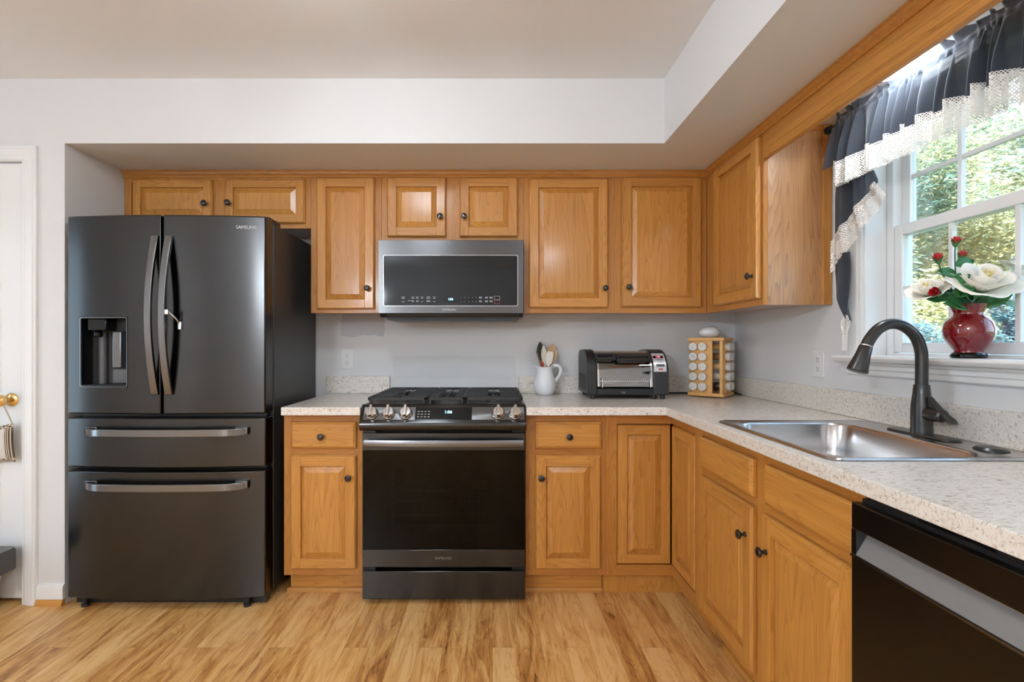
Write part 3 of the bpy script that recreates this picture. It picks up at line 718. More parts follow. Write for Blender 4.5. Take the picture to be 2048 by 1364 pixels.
tag(g.build('latch_strap', CHROME, rd, bevel=.001), 'small chrome latch strap')
text('maker_lettering', 'SAMSUNG', .0205, LOGO, rd, (PX(493, 2.2275)-OX, fy(PX(493, 2.2275))-.0009-OY, 1.735), rot=(R(90), 0, R(6.0)), sx=.98)
g = MB().box(FXR-.08-OX, FXR-.006-OX, DB-.03-OY, DB+.10-OY, 1.772, 1.800); g.build('hinge_cover', BLK, fr, bevel=.006)
g = MB().box(FXL+.01-OX, FXL+.085-OX, DB-.03-OY, DB+.10-OY, 1.772, 1.800); g.build('hinge_cover', BLK, fr, bevel=.006)
MB().box(FXL+.012-OX, FXR-.012-OX, 2.275-OY, 2.31-OY, .006, .05).build('underside_shadow_strip', BLK, fr, smooth=0)  # black strip standing in for the shade under the refrigerator
for x in (FXL+.07, FXR-.09): MB().lathe([(.017, 0), (.017, .012), (.010, .016), (.010, .05)], (x-OX, 2.256-OY, 0), 'Z', 16).build('foot', BLK, fr)
for x in (FXL+.07, FXR-.09): MB().lathe([(.022, 0), (.022, .02), (.012, .024), (.012, .05)], (x-OX, 2.80-OY, 0), 'Z', 16).build('foot', BLK, fr)

# ================================================================== RANGE
RX0, RX1, RC = -.605, .152, -.2265; RD = 2.263
rg = thing('gas_range', 'black stainless slide-in gas range between the base cabinets', 'range', (RC, RD, 0))
def rx(px, d=RD): return PX(px, d) - RC
hw = (RX1 - RX0) / 2
YBK = 2.895 - RD
g = MB().box(-hw, -hw+.06, .02, YBK, .06, .905).box(hw-.06, hw, .02, YBK, .06, .905).box(-hw+.06, hw-.06, .48, YBK, .06, .905).box(-hw+.06, hw-.06, .05, .48, .06, .20).box(-hw+.06, hw-.06, .05, .48, .70, .905).box(-hw+.02, hw-.02, .05, .5, .03, .06)
g.build('body', BLK, rg, smooth=0)
zz = lambda py, d=RD: PZ(py, d)
g = MB().prism_x([(-.028, .850), (-.034, .842), (-.034, .825), (-.022, .808), (.02, .806), (.05, .806), (.05, .921), (.030, .9225), (.024, .918)], -hw-.004, hw+.002)
cp_ = g.build('control_panel', [BSS], rg, bevel=.003, smooth=40)
# slanted face runs from (-.028,.850) to (.024,.918)
SLOPE = math.atan2(.068, .052); sl = Vector((0, .052, .068)).normalized(); nrm = Vector((0, -.068, .052)).normalized()
def on_panel(px, f): 
    p = Vector((0, -.028, .850)) + Vector((0, .052, .068)) * f; return (rx(px, 2.262), p.y, p.z)
rotp = (SLOPE, 0, 0)
g = MB().box(rx(728, 2.262), rx(830.7, 2.262), -.033, .033, -.001, .0008)
g.build('panel_face', FACE, rg, loc=tuple(Vector((0, -.002, .884)) + nrm*.0003), rot=(SLOPE, 0, 0))
MB().box(rx(943.8, 2.262), rx(1048.5, 2.262), -.033, .033, -.001, .0008).build('panel_face', FACE, rg, loc=tuple(Vector((0, -.002, .884)) + nrm*.0003), rot=(SLOPE, 0, 0))
g = MB().box(rx(831, 2.262), rx(943.5, 2.262), -.030, .030, 0, .0015)
o = g.build('display_glass', GLOSSB, rg, loc=tuple(Vector((0, -.002, .884)) + nrm*.0003), rot=(SLOPE, 0, 0))
text('clock_digits', '1:06', .021, BLUED, o, (rx(896.5, 2.262), .006, .002), rot=(0, 0, 0))
g = MB()
for i in range(3):
    for j in range(4): g.box(rx(835, 2.262)+j*.016, rx(835, 2.262)+j*.016+.009, -.02+i*.014, -.02+i*.014+.003, .0014, .0018)
g.build('touch_marks', PRINT, o)
for px in (744, 777.6, 812, 996.5, 1030.3):
    p = on_panel(px, .47)
    k = MB().lathe([(.029, 0), (.029, .006), (.0265, .009), (.026, .024), (.023, .028), (.004, .0285)], (0, 0, 0), 'Z', 28).build('knob', CHROME, rg, loc=p, rot=(SLOPE, 0, 0))
    g = MB().box(-.0075, .0075, -.027, .027, .024, .044); g.build('grip', CHROME, k, bevel=.003)
    MB().lathe([(.031, -.001), (.031, .002), (.028, .003)], (0, 0, 0), 'Z', 28).build('ring', GLOSSB, k)
# oven door
g = MB().box(-hw+.004, hw-.002, 0, .035, zz(901), zz(866)).box(-hw+.004, hw-.002, 0, .035, zz(1134.5), zz(1099.5))
g.box(-hw+.004, rx(731), .004, .035, zz(1099.5), zz(901)).box(rx(1047), hw-.002, .004, .035, zz(1099.5), zz(901))
od = g.build('oven_door', [BSS], rg, bevel=.002)
g = MB().box(-hw+.004, hw-.002, .0015, .006, zz(1099.3), zz(901.2)); g.build('door_glass', OVENGLASS, od)
g = MB()
xa, xb, za, zb2 = rx(781), rx(995), .325, .625
g.box(rx(731), xa, .010, .034, zz(1099.5), zz(901)).box(xb, rx(1047), .010, .034, zz(1099.5), zz(901)).box(xa, xb, .010, .034, zz(1099.5), za).box(xa, xb, .010, .034, zb2, zz(901))
g.build('window_mask', DARK, od)
n = 20; m = MB(); loops = []
for k in range(n+1):
    s = k/n; x = rx(730.5) + (rx(1047)-rx(730.5))*s; yo = -.030 - .016*math.sin(math.pi*s); zc_ = zz(884) ; loops.append([(x, yo, zc_-.016), (x, yo-.004, zc_), (x, yo, zc_+.016), (x, yo+.013, zc_+.014), (x, yo+.013, zc_-.014)])
m.loft(loops)
for s in (-1, 1): m.box(s*(hw-.022)-.010, s*(hw-.022)+.010, -.030, .002, zz(884)-.012, zz(884)+.012)
m.build('handle', HANDLE, od, bevel=.002, smooth=40)
text('maker_lettering', 'SAMSUNG', .0172, LOGOD, od, (rx(886.5), -.0005, zz(1116.5)))
for z in (.40, .51):
    g = MB()
    for k in range(14): x = -hw+.075 + (2*hw-.15)*k/13; g.tube([(x, .06, z), (x, .46, z)], .0018, 6)
    for y in (.06, .26, .46): g.tube([(-hw+.065, y, z-.003), (hw-.065, y, z-.003)], .0028, 6)
    g.build('oven_rack', CHROME, rg)
g = MB().box(-hw+.004, hw-.002, .000, .04, zz(1198.5), zz(1142.5)); g.build('storage_drawer', [BSS], rg, bevel=.003)
for x in (-hw+.05, hw-.05):
    for y in (.08, YBK-.08): MB().lathe([(.018, 0), (.018, .012), (.01, .016), (.01, .06)], (x, y, 0), 'Z', 14).build('foot', BLK, rg)
# cooktop, burners, grates
g = MB().box(-hw-.001, hw+.001, .048, YBK, .905, .9215); g.build('cooktop', BLK, rg, bevel=.004)
GZ = .953
def burner(x, y, r):
    b = MB().lathe([(r, 0), (r, .008), (r*.86, .010), (r*.86, .0005)], (0, 0, 0), 'Z', 28).build('burner', HANDLE, rg, loc=(x, y, .9215))
    MB().lathe([(r*.8, .010), (r*.8, .015), (r*.72, .018), (.004, .0185)], (0, 0, 0), 'Z', 28).build('burner_cap', IRON, b)
gl = (PX(734, 2.3)-RC, PX(851.3, 2.3)-RC); gm = (PX(853.5, 2.3)-RC, PX(928.6, 2.3)-RC); gr = (PX(930.8, 2.3)-RC, PX(1046, 2.3)-RC)
for a, b in (gl, gr):
    burner((a+b)/2, .19, .042); burner((a+b)/2, .46, .034)
burner((gm[0]+gm[1])/2, .32, .05)
def grate(a, b, cx):
    m = MB(); y0, y1 = .052, .612; th = .011
    m.box(a, b, y0, y0+.014, GZ-.016, GZ-.001).box(a, b, y1-.012, y1, GZ-.014, GZ-.001).box(a, a+th, y0, y1, GZ-.014, GZ-.001).box(b-th, b, y0, y1, GZ-.014, GZ-.001)
    m.box(a, b, (y0+y1)/2-.005, (y0+y1)/2+.005, GZ-.012, GZ)
    k = 9
    for i in range(1, k):
        y = y0 + (y1-y0)*i/k
        if b - a > .2: m.box(a-.004, (a+b)/2-.030, y-.0035, y+.0035, GZ-.010, GZ+.001).box((a+b)/2+.030, b+.002, y-.0035, y+.0035, GZ-.010, GZ+.001)
        else: m.box(a+.002, (a+b)/2-.038, y-.0035, y+.0035, GZ-.010, GZ+.001).box((a+b)/2+.038, b-.002, y-.0035, y+.0035, GZ-.010, GZ+.001)
    xc = (a+b)/2
    m.box(xc-.0035, xc+.0035, y0, y0+.10, GZ-.010, GZ+.001).box(xc-.0035, xc+.0035, y1-.10, y1, GZ-.010, GZ+.001).box(xc-.0035, xc+.0035, .26, .40, GZ-.01, GZ+.001)
    for x in (a+.012, b-.012):
        for y in (y0+.012, y1-.012): m.box(x-.007, x+.007, y-.007, y+.007, .9213, GZ-.01)
    return m.build('grate', IRON, rg, bevel=.002)
grate(*gl, 0); grate(*gm, 0); grate(*gr, 0)

# ================================================================== MICROWAVE
MD = 2.559; MX0, MX1 = PX(757, MD), PX(1047, MD); MC = (MX0+MX1)/2; mw = (MX1-MX0)/2
mo = thing('microwave_oven', 'over-the-range black stainless microwave with dark glass door', 'microwave', (MC, MD, 1.335))
mz = lambda py: PZ(py, MD) - 1.335
mx = lambda px: PX(px, MD) - MC
g = MB().box(-mw+.002, mw-.002, .022, YB-.004-MD, .035, mz(481)).prism_x([(.022, .035), (.03, .012), (.07, .0), (YB-.004-MD, .0), (YB-.004-MD, .035)], -mw+.03, mw-.02)
g.prism_x([(.022, .036), (.012, .030), (.03, .010), (.06, .010), (.06, .036)], -mw+.002, -mw+.03).prism_x([(.022, .036), (.012, .030), (.03, .010), (.06, .010), (.06, .036)], mw-.02, mw-.002)
g.build('body', BLK, mo, bevel=.003)
P = rrect(mx(767.4), mx(1035), mz(611.4), mz(511), .008)
outer = rrect(-mw, mw, mz(626.5), mz(480), .004)
g = MB()
g.loft([[(x, 0, z) for x, z in P], [(x, 0, z) for x, z in outer], [(x, .021, z) for x, z in outer], [(x, .021, z) for x, z in P], [(x, 0, z) for x, z in P]], False, False)
md = g.build('door', BSSM, mo, weld=.0002, bevel=.0015, smooth=40)
MB().prism_y(rrect(mx(767.6), mx(1034.8), mz(611.2), mz(511.2), .008), .002, .018).build('door_glass', GLOSSB, md)
P0 = rrect(mx(766.6), mx(1035.8), mz(612.2), mz(510.2), .009)
g = MB(); g.loft([[(x, -.0012, z) for x, z in P0], [(x, -.0012, z) for x, z in P]], False, False); g.build('glass_trim', CHROME, md)
g = MB()
for px, wd in ((803, 8), (816, 7), (823, 6.5), (832, 7), (842, 5), (853, 9), (866, 6)):
    for py in (594.5, 597.2, 601.8, 603.8):
        if (px + int(py)) % 3 == 0: continue
        g.box(mx(px), mx(px+wd*.8), .0012, .0022, mz(py), mz(py-.9))
g.build('button_marks', PRINT, md); g = MB()
for px in (958, 970, 979):
    for py in (594.5, 596.5, 602, 604): g.box(mx(px), mx(px+6), .0012, .0022, mz(py), mz(py-.8))
g.build('button_marks', PRINT, md)
for r_, row in ((595.2, '12345'), (603, '67890')):
    for q, ch in enumerate(row): text('keypad_digit', ch, .0065, PRINT, md, (mx(922+q*7.6), .0016, mz(r_)))
g = MB()
def outline(px0, px1, py0, py1, w_=.5):
    g.box(mx(px0), mx(px1), .0012, .0022, mz(py0+w_), mz(py0)).box(mx(px0), mx(px1), .0012, .0022, mz(py1), mz(py1-w_)).box(mx(px0), mx(px0+w_), .0012, .0022, mz(py1), mz(py0)).box(mx(px1-w_), mx(px1), .0012, .0022, mz(py1), mz(py0))
outline(988.5, 999.5, 592, 599.3)
g.build('start_key', PRINT, md)
g = MB(); outline(988.5, 999.5, 600, 607.3); g.build('stop_key', REDP, md)
text('clock_digits', '1:06', .0165, BLUED, md, (mx(901), .0016, mz(598.5)))
text('maker_lettering', 'SAMSUNG', .0155, LOGO, md, (mx(899), -.0006, mz(619.5)))
MB().box(-mw+.05, mw-.05, .09, .30, -.003, .002).build('vent_grille', GREYP, mo)

# ================================================================== DISHWASHER
dwY = 1.105; DWW = .60
dw = thing('dishwasher', 'black stainless dishwasher with pocket handle beside the sink cabinet', 'dishwasher', (XBF, dwY, 0), R(-90))
MB().box(.004, DWW-.004, .02, .56, .02, .845).box(.02, DWW-.02, .055, .09, 0, .11).build('tub', BLK, dw, smooth=0)
g = MB().prism_x([(-.040, .849), (-.040, .790), (-.016, .790), (-.014, .778), (-.040, .733), (-.040, .112), (.018, .112), (.018, .849)], .004, DWW-.004)
dd = g.build('door', [DWM], dw, bevel=.0025, smooth=30)
g = MB().prism_x([(-.0165, .7865), (-.0150, .777), (-.0392, .7365), (-.0398, .7345), (-.0385, .7345), (-.014, .777)], .018, DWW-.018)
tag(g.build('pocket_handle', simple('satin_grey_metal', (.30, .30, .30), .42, metal=.5), dd), 'satin grey slanted pocket')
g = MB().prism_x([(-.0395, .789), (-.016, .789), (-.014, .778), (-.0395, .734)], .004, .018); g.build('pocket_end', DWM, dd)
g = MB().prism_x([(-.0402, .7335), (-.0425, .7325), (-.0425, .7285), (-.0402, .7275)], .004, DWW-.004); g.build('edge_strip', HANDLE, dd)
g = MB().box(.01, DWW-.01, -.02, .05, .848, .858).box(.03, .15, -.018, .03, .855, .866).box(.30, .58, -.018, .03, .855, .868)
for k in range(6): g.box(.32+k*.042, .345+k*.042, -.0195, -.015, .858, .863)
g.build('top_bracket', BLK, dw, bevel=.001)

# ================================================================== SINK + FAUCET
sk = thing('sink', 'single-bowl stainless drop-in sink set in the worktop', 'sink', ((SX0+SX1)/2, (SY0+SY1)/2, ZT))
sxc, syc = (SX0+SX1)/2, (SY0+SY1)/2
def rl(x0, x1, y0, y1, r, z): return [(x-sxc, y-syc, z) for x, y in rrect(x0, x1, y0, y1, r, 6)]
bx0, bx1, by0, by1 = SX0+.038, 1.268, SY0+.040, SY1-.040
g = MB()
g.loft([rl(SX0+.003, SX1-.003, SY0+.003, SY1-.003, .028, .0004), rl(SX0, SX1, SY0, SY1, .03, .002), rl(SX0+.004, SX1-.004, SY0+.004, SY1-.004, .028, .006),
        rl(SX0+.010, SX1-.010, SY0+.010, SY1-.010, .026, .0065), rl(SX0+.013, SX1-.013, SY0+.013, SY1-.013, .026, .004), rl(bx0-.012, bx1+.012, by0-.012, by1+.012, .075, .0035),
        rl(bx0-.006, bx1+.006, by0-.006, by1+.006, .075, .002), rl(bx0, bx1, by0, by1, .075, -.006), rl(bx0+.008, bx1-.008, by0+.008, by1-.008, .07, -.09), rl(bx0+.018, bx1-.018, by0+.018, by1-.018, .065, -.160),
        rl(bx0+.045, bx1-.045, by0+.045, by1-.045, .05, -.178), rl(sxc-.06, sxc+.02, syc-.04, syc+.04, .035, -.182)], False, True)
g.build('basin', STEEL, sk, smooth=60)
MB().lathe([(.055, 0), (.055, .002), (.04, .004), (.036, -.004), (.004, -.004)], (-.02, 0, -.1815), 'Z', 24).build('drain', CHROME, sk)
fa = thing('faucet', 'black pull-down gooseneck faucet behind the sink', 'faucet', (1.340, 1.530, ZT+.0042))
g = MB()
def pill(x, hl, r, z, yc=0):
    P = []
    for k in range(13): a = R(180*k/12); P.append((x + r*math.cos(a), yc+hl + r*math.sin(a), z))
    for k in range(13): a = R(180+180*k/12); P.append((x + r*math.cos(a), yc-hl + r*math.sin(a), z))
    return P
g.loft([pill(0, .088, .030, 0), pill(0, .088, .030, .004), pill(0, .087, .026, .0075)]); g.build('deck_plate', BRONZE, fa, bevel=.001)
MB().lathe([(.0285, .0), (.0285, .012), (.0275, .02), (.028, .05), (.027, .085), (.0225, .125), (.0205, .150), (.0195, .152)], (0, 0, .006), 'Z', 28).build('body', BRONZE, fa)
g = MB(); ctr = [(0, 0, .150), (0, 0, .235), (-.003, 0, .268), (-.016, 0, .303), (-.040, 0, .330), (-.072, 0, .346), (-.106, 0, .346), (-.137, 0, .330), (-.160, 0, .303), (-.172, 0, .281)]
g.tube(MB.smooth_path(ctr, 6), .0165, 24); g.build('spout', BRONZE, fa, smooth=50)
h = MB().lathe([(.0165, 0), (.0185, -.004), (.0205, -.03), (.0285, -.080), (.0285, -.084), (.024, -.086), (.004, -.0865)], (0, 0, 0), 'Z', 26).build('spray_head', BRONZE, fa, loc=(-.173, 0, .279), rot=(0, R(20), 0))
MB().lathe([(.0175, 0), (.0175, .003), (.016, .0032)], (0, 0, -.0015), 'Z', 26).build('ring', CHROME, h)
hd = MB().lathe([(.0205, 0), (.0205, .028), (.0195, .030), (.0195, .048), (.015, .053), (.002, .055)], (0, -.024, .070), 'Y', 22).build('handle', BRONZE, fa)
g = MB(); loops = []
for k in range(9):
    s = k/8; y = -.034 - .075*s; z = .112 - .062*s - .008*math.sin(math.pi*s); ww = .011 + .004*s; tt = .013 + .004*math.sin(math.pi*s)
    loops.append([(-ww, y, z), (ww, y, z), (ww*.8, y+.006, z+tt), (-ww*.8, y+.006, z+tt)])
g.loft(loops); g.build('lever', BRONZE, hd, bevel=.003, smooth=50)
g = MB().lathe([(.036, 0), (.036, .003), (.030, .008), (.012, .011), (.002, .0115)], (0, 0, 0), 'Z', 26)
o = g.build('sink_hole_cover', BRONZE, None, loc=(1.335, 1.312, ZT+.0042)); tag(o, 'round black cap on the sink deck right of the faucet', 'cap')

# ================================================================== WALL OUTLETS
def outlet(label, loc, rz):
    t = thing('wall_outlet', label, 'outlet', loc, rz)
    MB().prism_y(rrect(-.0365, .0365, -.059, .059, .005), -.006, -.0003).build('cover_plate', OUTLETM, t, bevel=.002)
    for z in (-.0205, .0205):
        s = MB().prism_y(rrect(-.0165, .0165, z-.0145, z+.0145, .006), -.0085, -.006).build('socket', OUTLETM, t, bevel=.0006)
        MB().box(-.0075, -.0055, -.0090, -.0083, z-.001, z+.008).box(.0055, .0075, -.0090, -.0083, z-.001, z+.007).lathe([(.0025, 0), (.0025, .0006)], (0, -.0084, z-.008), 'Y', 10).build('slots', BLK, s)
    return t
outlet('white wall outlet left of the range, above the short worktop', (PX(695, YB), YB, 1.117), 0)
outlet('white wall outlet on the right wall beside the window', (XR, 2.158, 1.116), R(-90))

# ================================================================== JUG AND UTENSILS
JX, JY = PX(1089.5, 2.82), 2.82
jug = thing('jug', 'white ceramic jug holding cooking utensils beside the range', 'jug', (JX, JY, ZT+.0006))
prof = [(.040, 0), (.046, .003), (.060, .025), (.0665, .052), (.064, .075), (.054, .105), (.045, .130), (.0425, .145), (.045, .158)]
n = 40; loops = []
def jl(r, z, flare=0, inn=0):
    L = []
    for k in range(n):
        a = 2*math.pi*k/n; sp = max(0, math.cos(a - math.pi))**4; bk = max(0, math.cos(a))**3
        rr = r + flare*(.026*sp + .006*bk); L.append((rr*math.cos(a), rr*math.sin(a), z + flare*(.018*sp + .012*bk)))
    return L
for r, z in prof[:-2]: loops.append(jl(r, z))
loops += [jl(.0435, .146, .35), jl(.0465, .160, 1), jl(.0450, .1605, 1), jl(.041, .146, .35), jl(.042, .125), jl(.058, .09), jl(.06, .04), jl(.03, .012)]
MB().loft(loops).build('body', WHITEC, jug, smooth=60)
MB().tube([(.042, 0, .158), (.058, 0, .169), (.076, 0, .168), (.090, 0, .155), (.093, 0, .136), (.086, 0, .114), (.074, 0, .095), (.062, 0, .080), (.058, 0, .066)], [.008, .0075, .007, .0068, .0068, .0068, .007, .0078, .006], 12, flat=1.4).build('handle', WHITEC, jug, smooth=60)
def utensil(name, label, base, tip, mats, head='spoon', hw_=.03, hl=.07, neck=None, hr=.0055):
    base, tip = Vector(base), Vector(tip); Lh = (tip-base).length; ax = (tip-base).normalized()
    t = thing(name, label, 'utensil', tuple(Vector((JX, JY, ZT)) + base))
    q = Vector((0, 0, 1)).rotation_difference(ax)
    t.rotation_mode = 'QUATERNION'; t.rotation_quaternion = q
    MB().tube([(0, 0, 0), (0, 0, Lh-hl+.004)], [hr, hr*.85], 10).build('handle', mats[0], t)
    g = MB(); loops = []
    m_ = 12
    for k in range(m_+1):
        s = k/m_; z = Lh-hl + hl*s
        if head == 'spoon': wd = hw_*(math.sin(math.pi*min(1, .06+.94*s**.85))**.65) if s < 1 else .002
        elif head == 'flat': wd = hw_*(min(1, .3+s*2.4)) * (1 if s < .9 else .82)
        else: wd = hw_*.3
        wd = max(wd, .003); th = .003 if head != 'spoon' else .0035
        cup = .008*math.sin(math.pi*s) if head == 'spoon' else 0
        loops.append([(-wd, -th, z), (0, -th+cup, z), (wd, -th, z), (wd*.9, th*.6, z), (0, th+cup, z), (-wd*.9, th*.6, z)])
    g.loft(loops); g.build('head', mats[1], t, smooth=60)
    if neck: MB().tube([(0, -.004, Lh-hl-neck), (0, -.004, Lh-hl+.008)], [.010, .0115], 10, flat=.6).build('collar', mats[2], t)
    return t
def uv_(px, py, d): return (PX(px, d)-JX, d-JY, PZ(py, d)-ZT)
B0 = .018
utensil('cooking_spoon', 'dark green nylon spoon with orange collar, tallest utensil in the jug', (.012, .014, B0), uv_(1079.5, 684, 2.85), (RED, DKGREEN, RED), 'spoon', .027, .115, .032, .006)
utensil('cooking_spoon', 'cream spoon standing in front of the dark spoon in the jug', (.014, .0, B0), uv_(1086.5, 691, 2.82), (CREAM, CREAM), 'spoon', .017, .10)
utensil('wooden_spoon', 'broad wooden spoon at the right of the jug', (-.022, .022, B0), uv_(1106, 688, 2.845), (SPOONWOOD, SPOONWOOD), 'spoon', .027, .085)
utensil('spatula', 'pale cream spatula in front of the wooden spoon in the jug', (-.012, -.014, B0), uv_(1101, 703, 2.80), (CREAM, simple('pale_silicone', (.70, .68, .62), .45)), 'flat', .020, .085)
utensil('wooden_stick', 'thin brown wooden handle leaning out over the jug spout', (.03, .0, B0), uv_(1072.5, 702, 2.83), (simple('brown_wood', (.16, .09, .04), .5),)*2, 'stick', .012, .05)
utensil('wooden_spoon', 'narrow wooden spoon at the far right behind the pale spatula', (-.02, .0, B0), uv_(1113, 700, 2.83), (SPOONWOOD, SPOONWOOD), 'spoon', .015, .09)

# ================================================================== TOASTER OVEN
TX0, TX1, TF, TBk = .502, .930, 2.575, 2.868
to = thing('toaster_oven', 'black toaster oven with curved chrome door on the worktop', 'toaster oven', ((TX0+TX1)/2, 2.72, ZT+.0006))
TO = (TX0+TX1)/2; tw = (TX1-TX0)/2
def tp(y0, z0, zt):    # curved side profile, y local to 2.72
    y = [(TBk, z0), (TBk, zt-.03), (TBk-.02, zt-.004)]
    n = 10; P = []
    for k in range(n+1):
        a = R(90*k/n); P.append((2.715 - .135*math.sin(a), zt-.118 + .118*math.cos(a)))
    y += P
    y += [(TF+.004, zt-.15), (TF, z0+.045), (TF, z0)]
    return [(a-2.72, b) for a, b in y]
full = tp(0, .022, .262)
inner = [(a*.97+.003, .022+(b-.022)*.965) for a, b in full]
MB().prism_x(full, -tw, -tw+.050).build('end_panel', BLK, to, bevel=.007, smooth=50)
eR = MB().prism_x(full, tw-.085, tw).build('control_housing', simple('charcoal_plastic', (.022, .023, .026), .33), to, bevel=.007, smooth=50)
for k in range(9):
    pass
g = MB()
for k in range(10): g.box(-tw-.0008, -tw+.002, -.09, .12, .045+k*.0085, .0485+k*.0085)
g.build('vent_slots', DARK, to)
top = [p for p in inner if p[1] > .19]
g = MB().loft([[(-tw+.05, a, b) for a, b in inner[:7]] + [(-tw+.05, .12, .05)], [(tw-.085, a, b) for a, b in inner[:7]] + [(tw-.085, .12, .05)]]); g.build('top_cover', simple('brushed_champagne', (.60, .56, .50), .28, metal=1.0), to, smooth=50)
g = MB().box(-tw+.05, tw-.085, -.142, -.02, .022, .055).box(-tw+.05, tw-.085, -.02, .14, .022, .06); g.build('base', BLK, to, bevel=.003)
gl_ = [p for p in inner[6:16]]
g = MB(); g.loft([[(-tw+.052, a, b) for a, b in gl_], [(tw-.087, a, b) for a, b in gl_]], closed=False); 
bm_door = g.build('door', TOASTGLASS, to, smooth=60)
g = MB()
for x in (-tw+.052, tw-.095): g.loft([[(x, a-.002, b+.001) for a, b in gl_], [(x+.008, a-.002, b+.001) for a, b in gl_]], closed=False)
g.build('door_trim', CHROME, bm_door, smooth=60)
g = MB().box(-tw+.06, tw-.09, -.149, -.143, .094, .098).tube([(-tw+.075, -.150, .062), (-tw+.075, -.150, .112), ], .003, 8).tube([(tw-.10, -.150, .062), (tw-.10, -.150, .112)], .003, 8)
for k in range(22): g.tube([(-tw+.07+k*.0122, -.1475, .098), (-tw+.076+k*.0122, -.1475, .110)], .0012, 5)
g.build('wire_rack', CHROME, bm_door)
def loop_handle(x0, x1, y, z, name):
    m = MB(); P = rrect(x0, x1, -.019, .019, .006); Q = rrect(x0+.014, x1-.014, -.008, .009, .004)
    m.loft([[(a, -.010, b) for a, b in P], [(a, -.010, b) for a, b in Q], [(a, .010, b) for a, b in Q], [(a, .010, b) for a, b in P], [(a, -.010, b) for a, b in P]], False, False)
    return m.build(name, simple('dark_blue_black_plastic', (.015, .018, .026), .3), bm_door, weld=.0001, bevel=.003, loc=(0, y, z), rot=(R(-38), 0, 0))
hz = .205
m1 = loop_handle(-tw+.040, -tw+.150, -.122, .222, 'small_handle'); m2 = loop_handle(-tw+.152, tw-.090, -.130, .215, 'handle')
# control panel plate on the sloping right front
pl = [p for p in full[7:14]]
g = MB(); g.loft([[(tw-.080, a-.0012, b+.0008) for a, b in pl] , [(tw-.014, a-.0012, b+.0008) for a, b in pl]], closed=False)
cpn = g.build('control_panel', simple('silver_panel', (.62, .62, .64), .3, metal=.3), to, smooth=60)
def onp(f):
    k = f*(len(pl)-1); i = min(int(k), len(pl)-2); a = Vector((0, *pl[i])); b = Vector((0, *pl[i+1])); p = a.lerp(b, k-i); d = (a-b).normalized()
    return p, math.atan2(d.z, d.y)
def pad(x0, x1, f, h, mt, name, thick=.002):
    p, an = onp(f); g = MB().prism_z(rrect(x0, x1, -h/2, h/2, min(h/2-.0003, .004)), 0, thick)
    return g.build(name, mt, cpn, loc=(0, p.y-.0012, p.z+.001), rot=(an, 0, 0))
sc_ = pad(tw-.076, tw-.022, .26, .017, simple('dark_red_screen', (.02, .001, .004), .2), 'display')
text('clock_digits', '1:06', .014, REDD, sc_, (tw-.049, 0, .0023), rot=(0, 0, 0))
pad(tw-.060, tw-.028, .52, .008, PRINT, 'button'); pad(tw-.066, tw-.022, .70, .014, GREYP, 'button'); pad(tw-.055, tw-.032, .88, .009, REDP, 'button'); pad(tw-.066, tw-.025, .42, .003, GREYP, 'button')
for x in (-tw+.03, tw-.075, tw-.03):
    for y in (-.125, .11): MB().lathe([(.012, 0), (.013, .024)], (x, y, 0), 'Z', 12).build('foot', BLK, to)
text('maker_lettering', 'T-fal', .011, PRINT, to, (-.028, -.1430, .035))
g = MB().tube(MB.smooth_path([(TX1-.02, 2.845, ZT+.06), (TX1+.03, 2.872, ZT+.030), (TX1+.07, 2.876, ZT+.016), (TX1+.12, 2.8815, ZT+.006), (TX1+.20, 2.883, ZT+.005), (TX1+.30, 2.883, ZT+.005), (XR-.07, 2.88, ZT+.03), (XR-.035, 2.85, ZT+.012), (XR-.035, 2.77, ZT+.005)], 6), .0035, 8)
o = g.build('power_cord', BLK, smooth=60); tag(o, 'thin black power cord running from toaster oven behind the spice rack', 'cord')

# ================================================================== SPICE RACK
ux, uy = Vector((-.753, .658, 0)), Vector((.658, .753, 0))       # along the left face (to its far end) and along the right face
C0 = Vector((1.228, 2.618, ZT+.0006)); S = .172
ang = math.atan2(uy.y, uy.x)
sr = thing('spice_rack', 'square wooden spice rack full of white-capped jars in the corner', 'spice rack', tuple(C0), ang)
# local: +x along the right face, +y along the left face
assert abs(ux.dot(uy)) < .02
g = MB().prism_z(rrect(-.010, S+.010, -.010, S+.010, .006), .006, .024); g.build('base_board', PINE, sr, bevel=.002)
g = MB().prism_z(rrect(-.010, S+.010, -.010, S+.010, .006), .308, .326); g.build('top_board', PINE, sr, bevel=.002)
MB().lathe([(.06, 0), (.06, .006)], (S/2, S/2, 0), 'Z', 24).build('turntable', BLK, sr)
rows = [.058 + k*.0545 for k in range(5)]
g = MB().box(-.0, .012, .052, S, .024, .308); g.build('left_face_board', PINE, sr)
g = MB().box(.052, S, -.0, .012, .024, .308); g.build('right_face_board', PINE, sr)
g = MB().box(-.002, .014, -.002, .014, .024, .308); g.build('corner_post', PINE, sr, bevel=.001)
g = MB().box(S-.012, S, S-.012, S, .024, .308).box(0, .012, S-.012, S+.002, .024, .308).box(S-.012, S+.002, 0, .012, .024, .308); g.build('back_post', PINE, sr)
SP = [simple('spice_%s' % n_, c, .3, coat=.8, coatr=.05) for n_, c in (('tan', (.50, .30, .11)), ('brown', (.20, .09, .03)), ('sand', (.60, .42, .20)), ('white', (.62, .58, .50)), ('dark', (.05, .03, .02)))]
WN = ('top', 'second', 'middle', 'fourth', 'bottom'); protos = {}
M = Matrix.Translation(C0) @ Matrix.Rotation(ang, 4, 'Z')
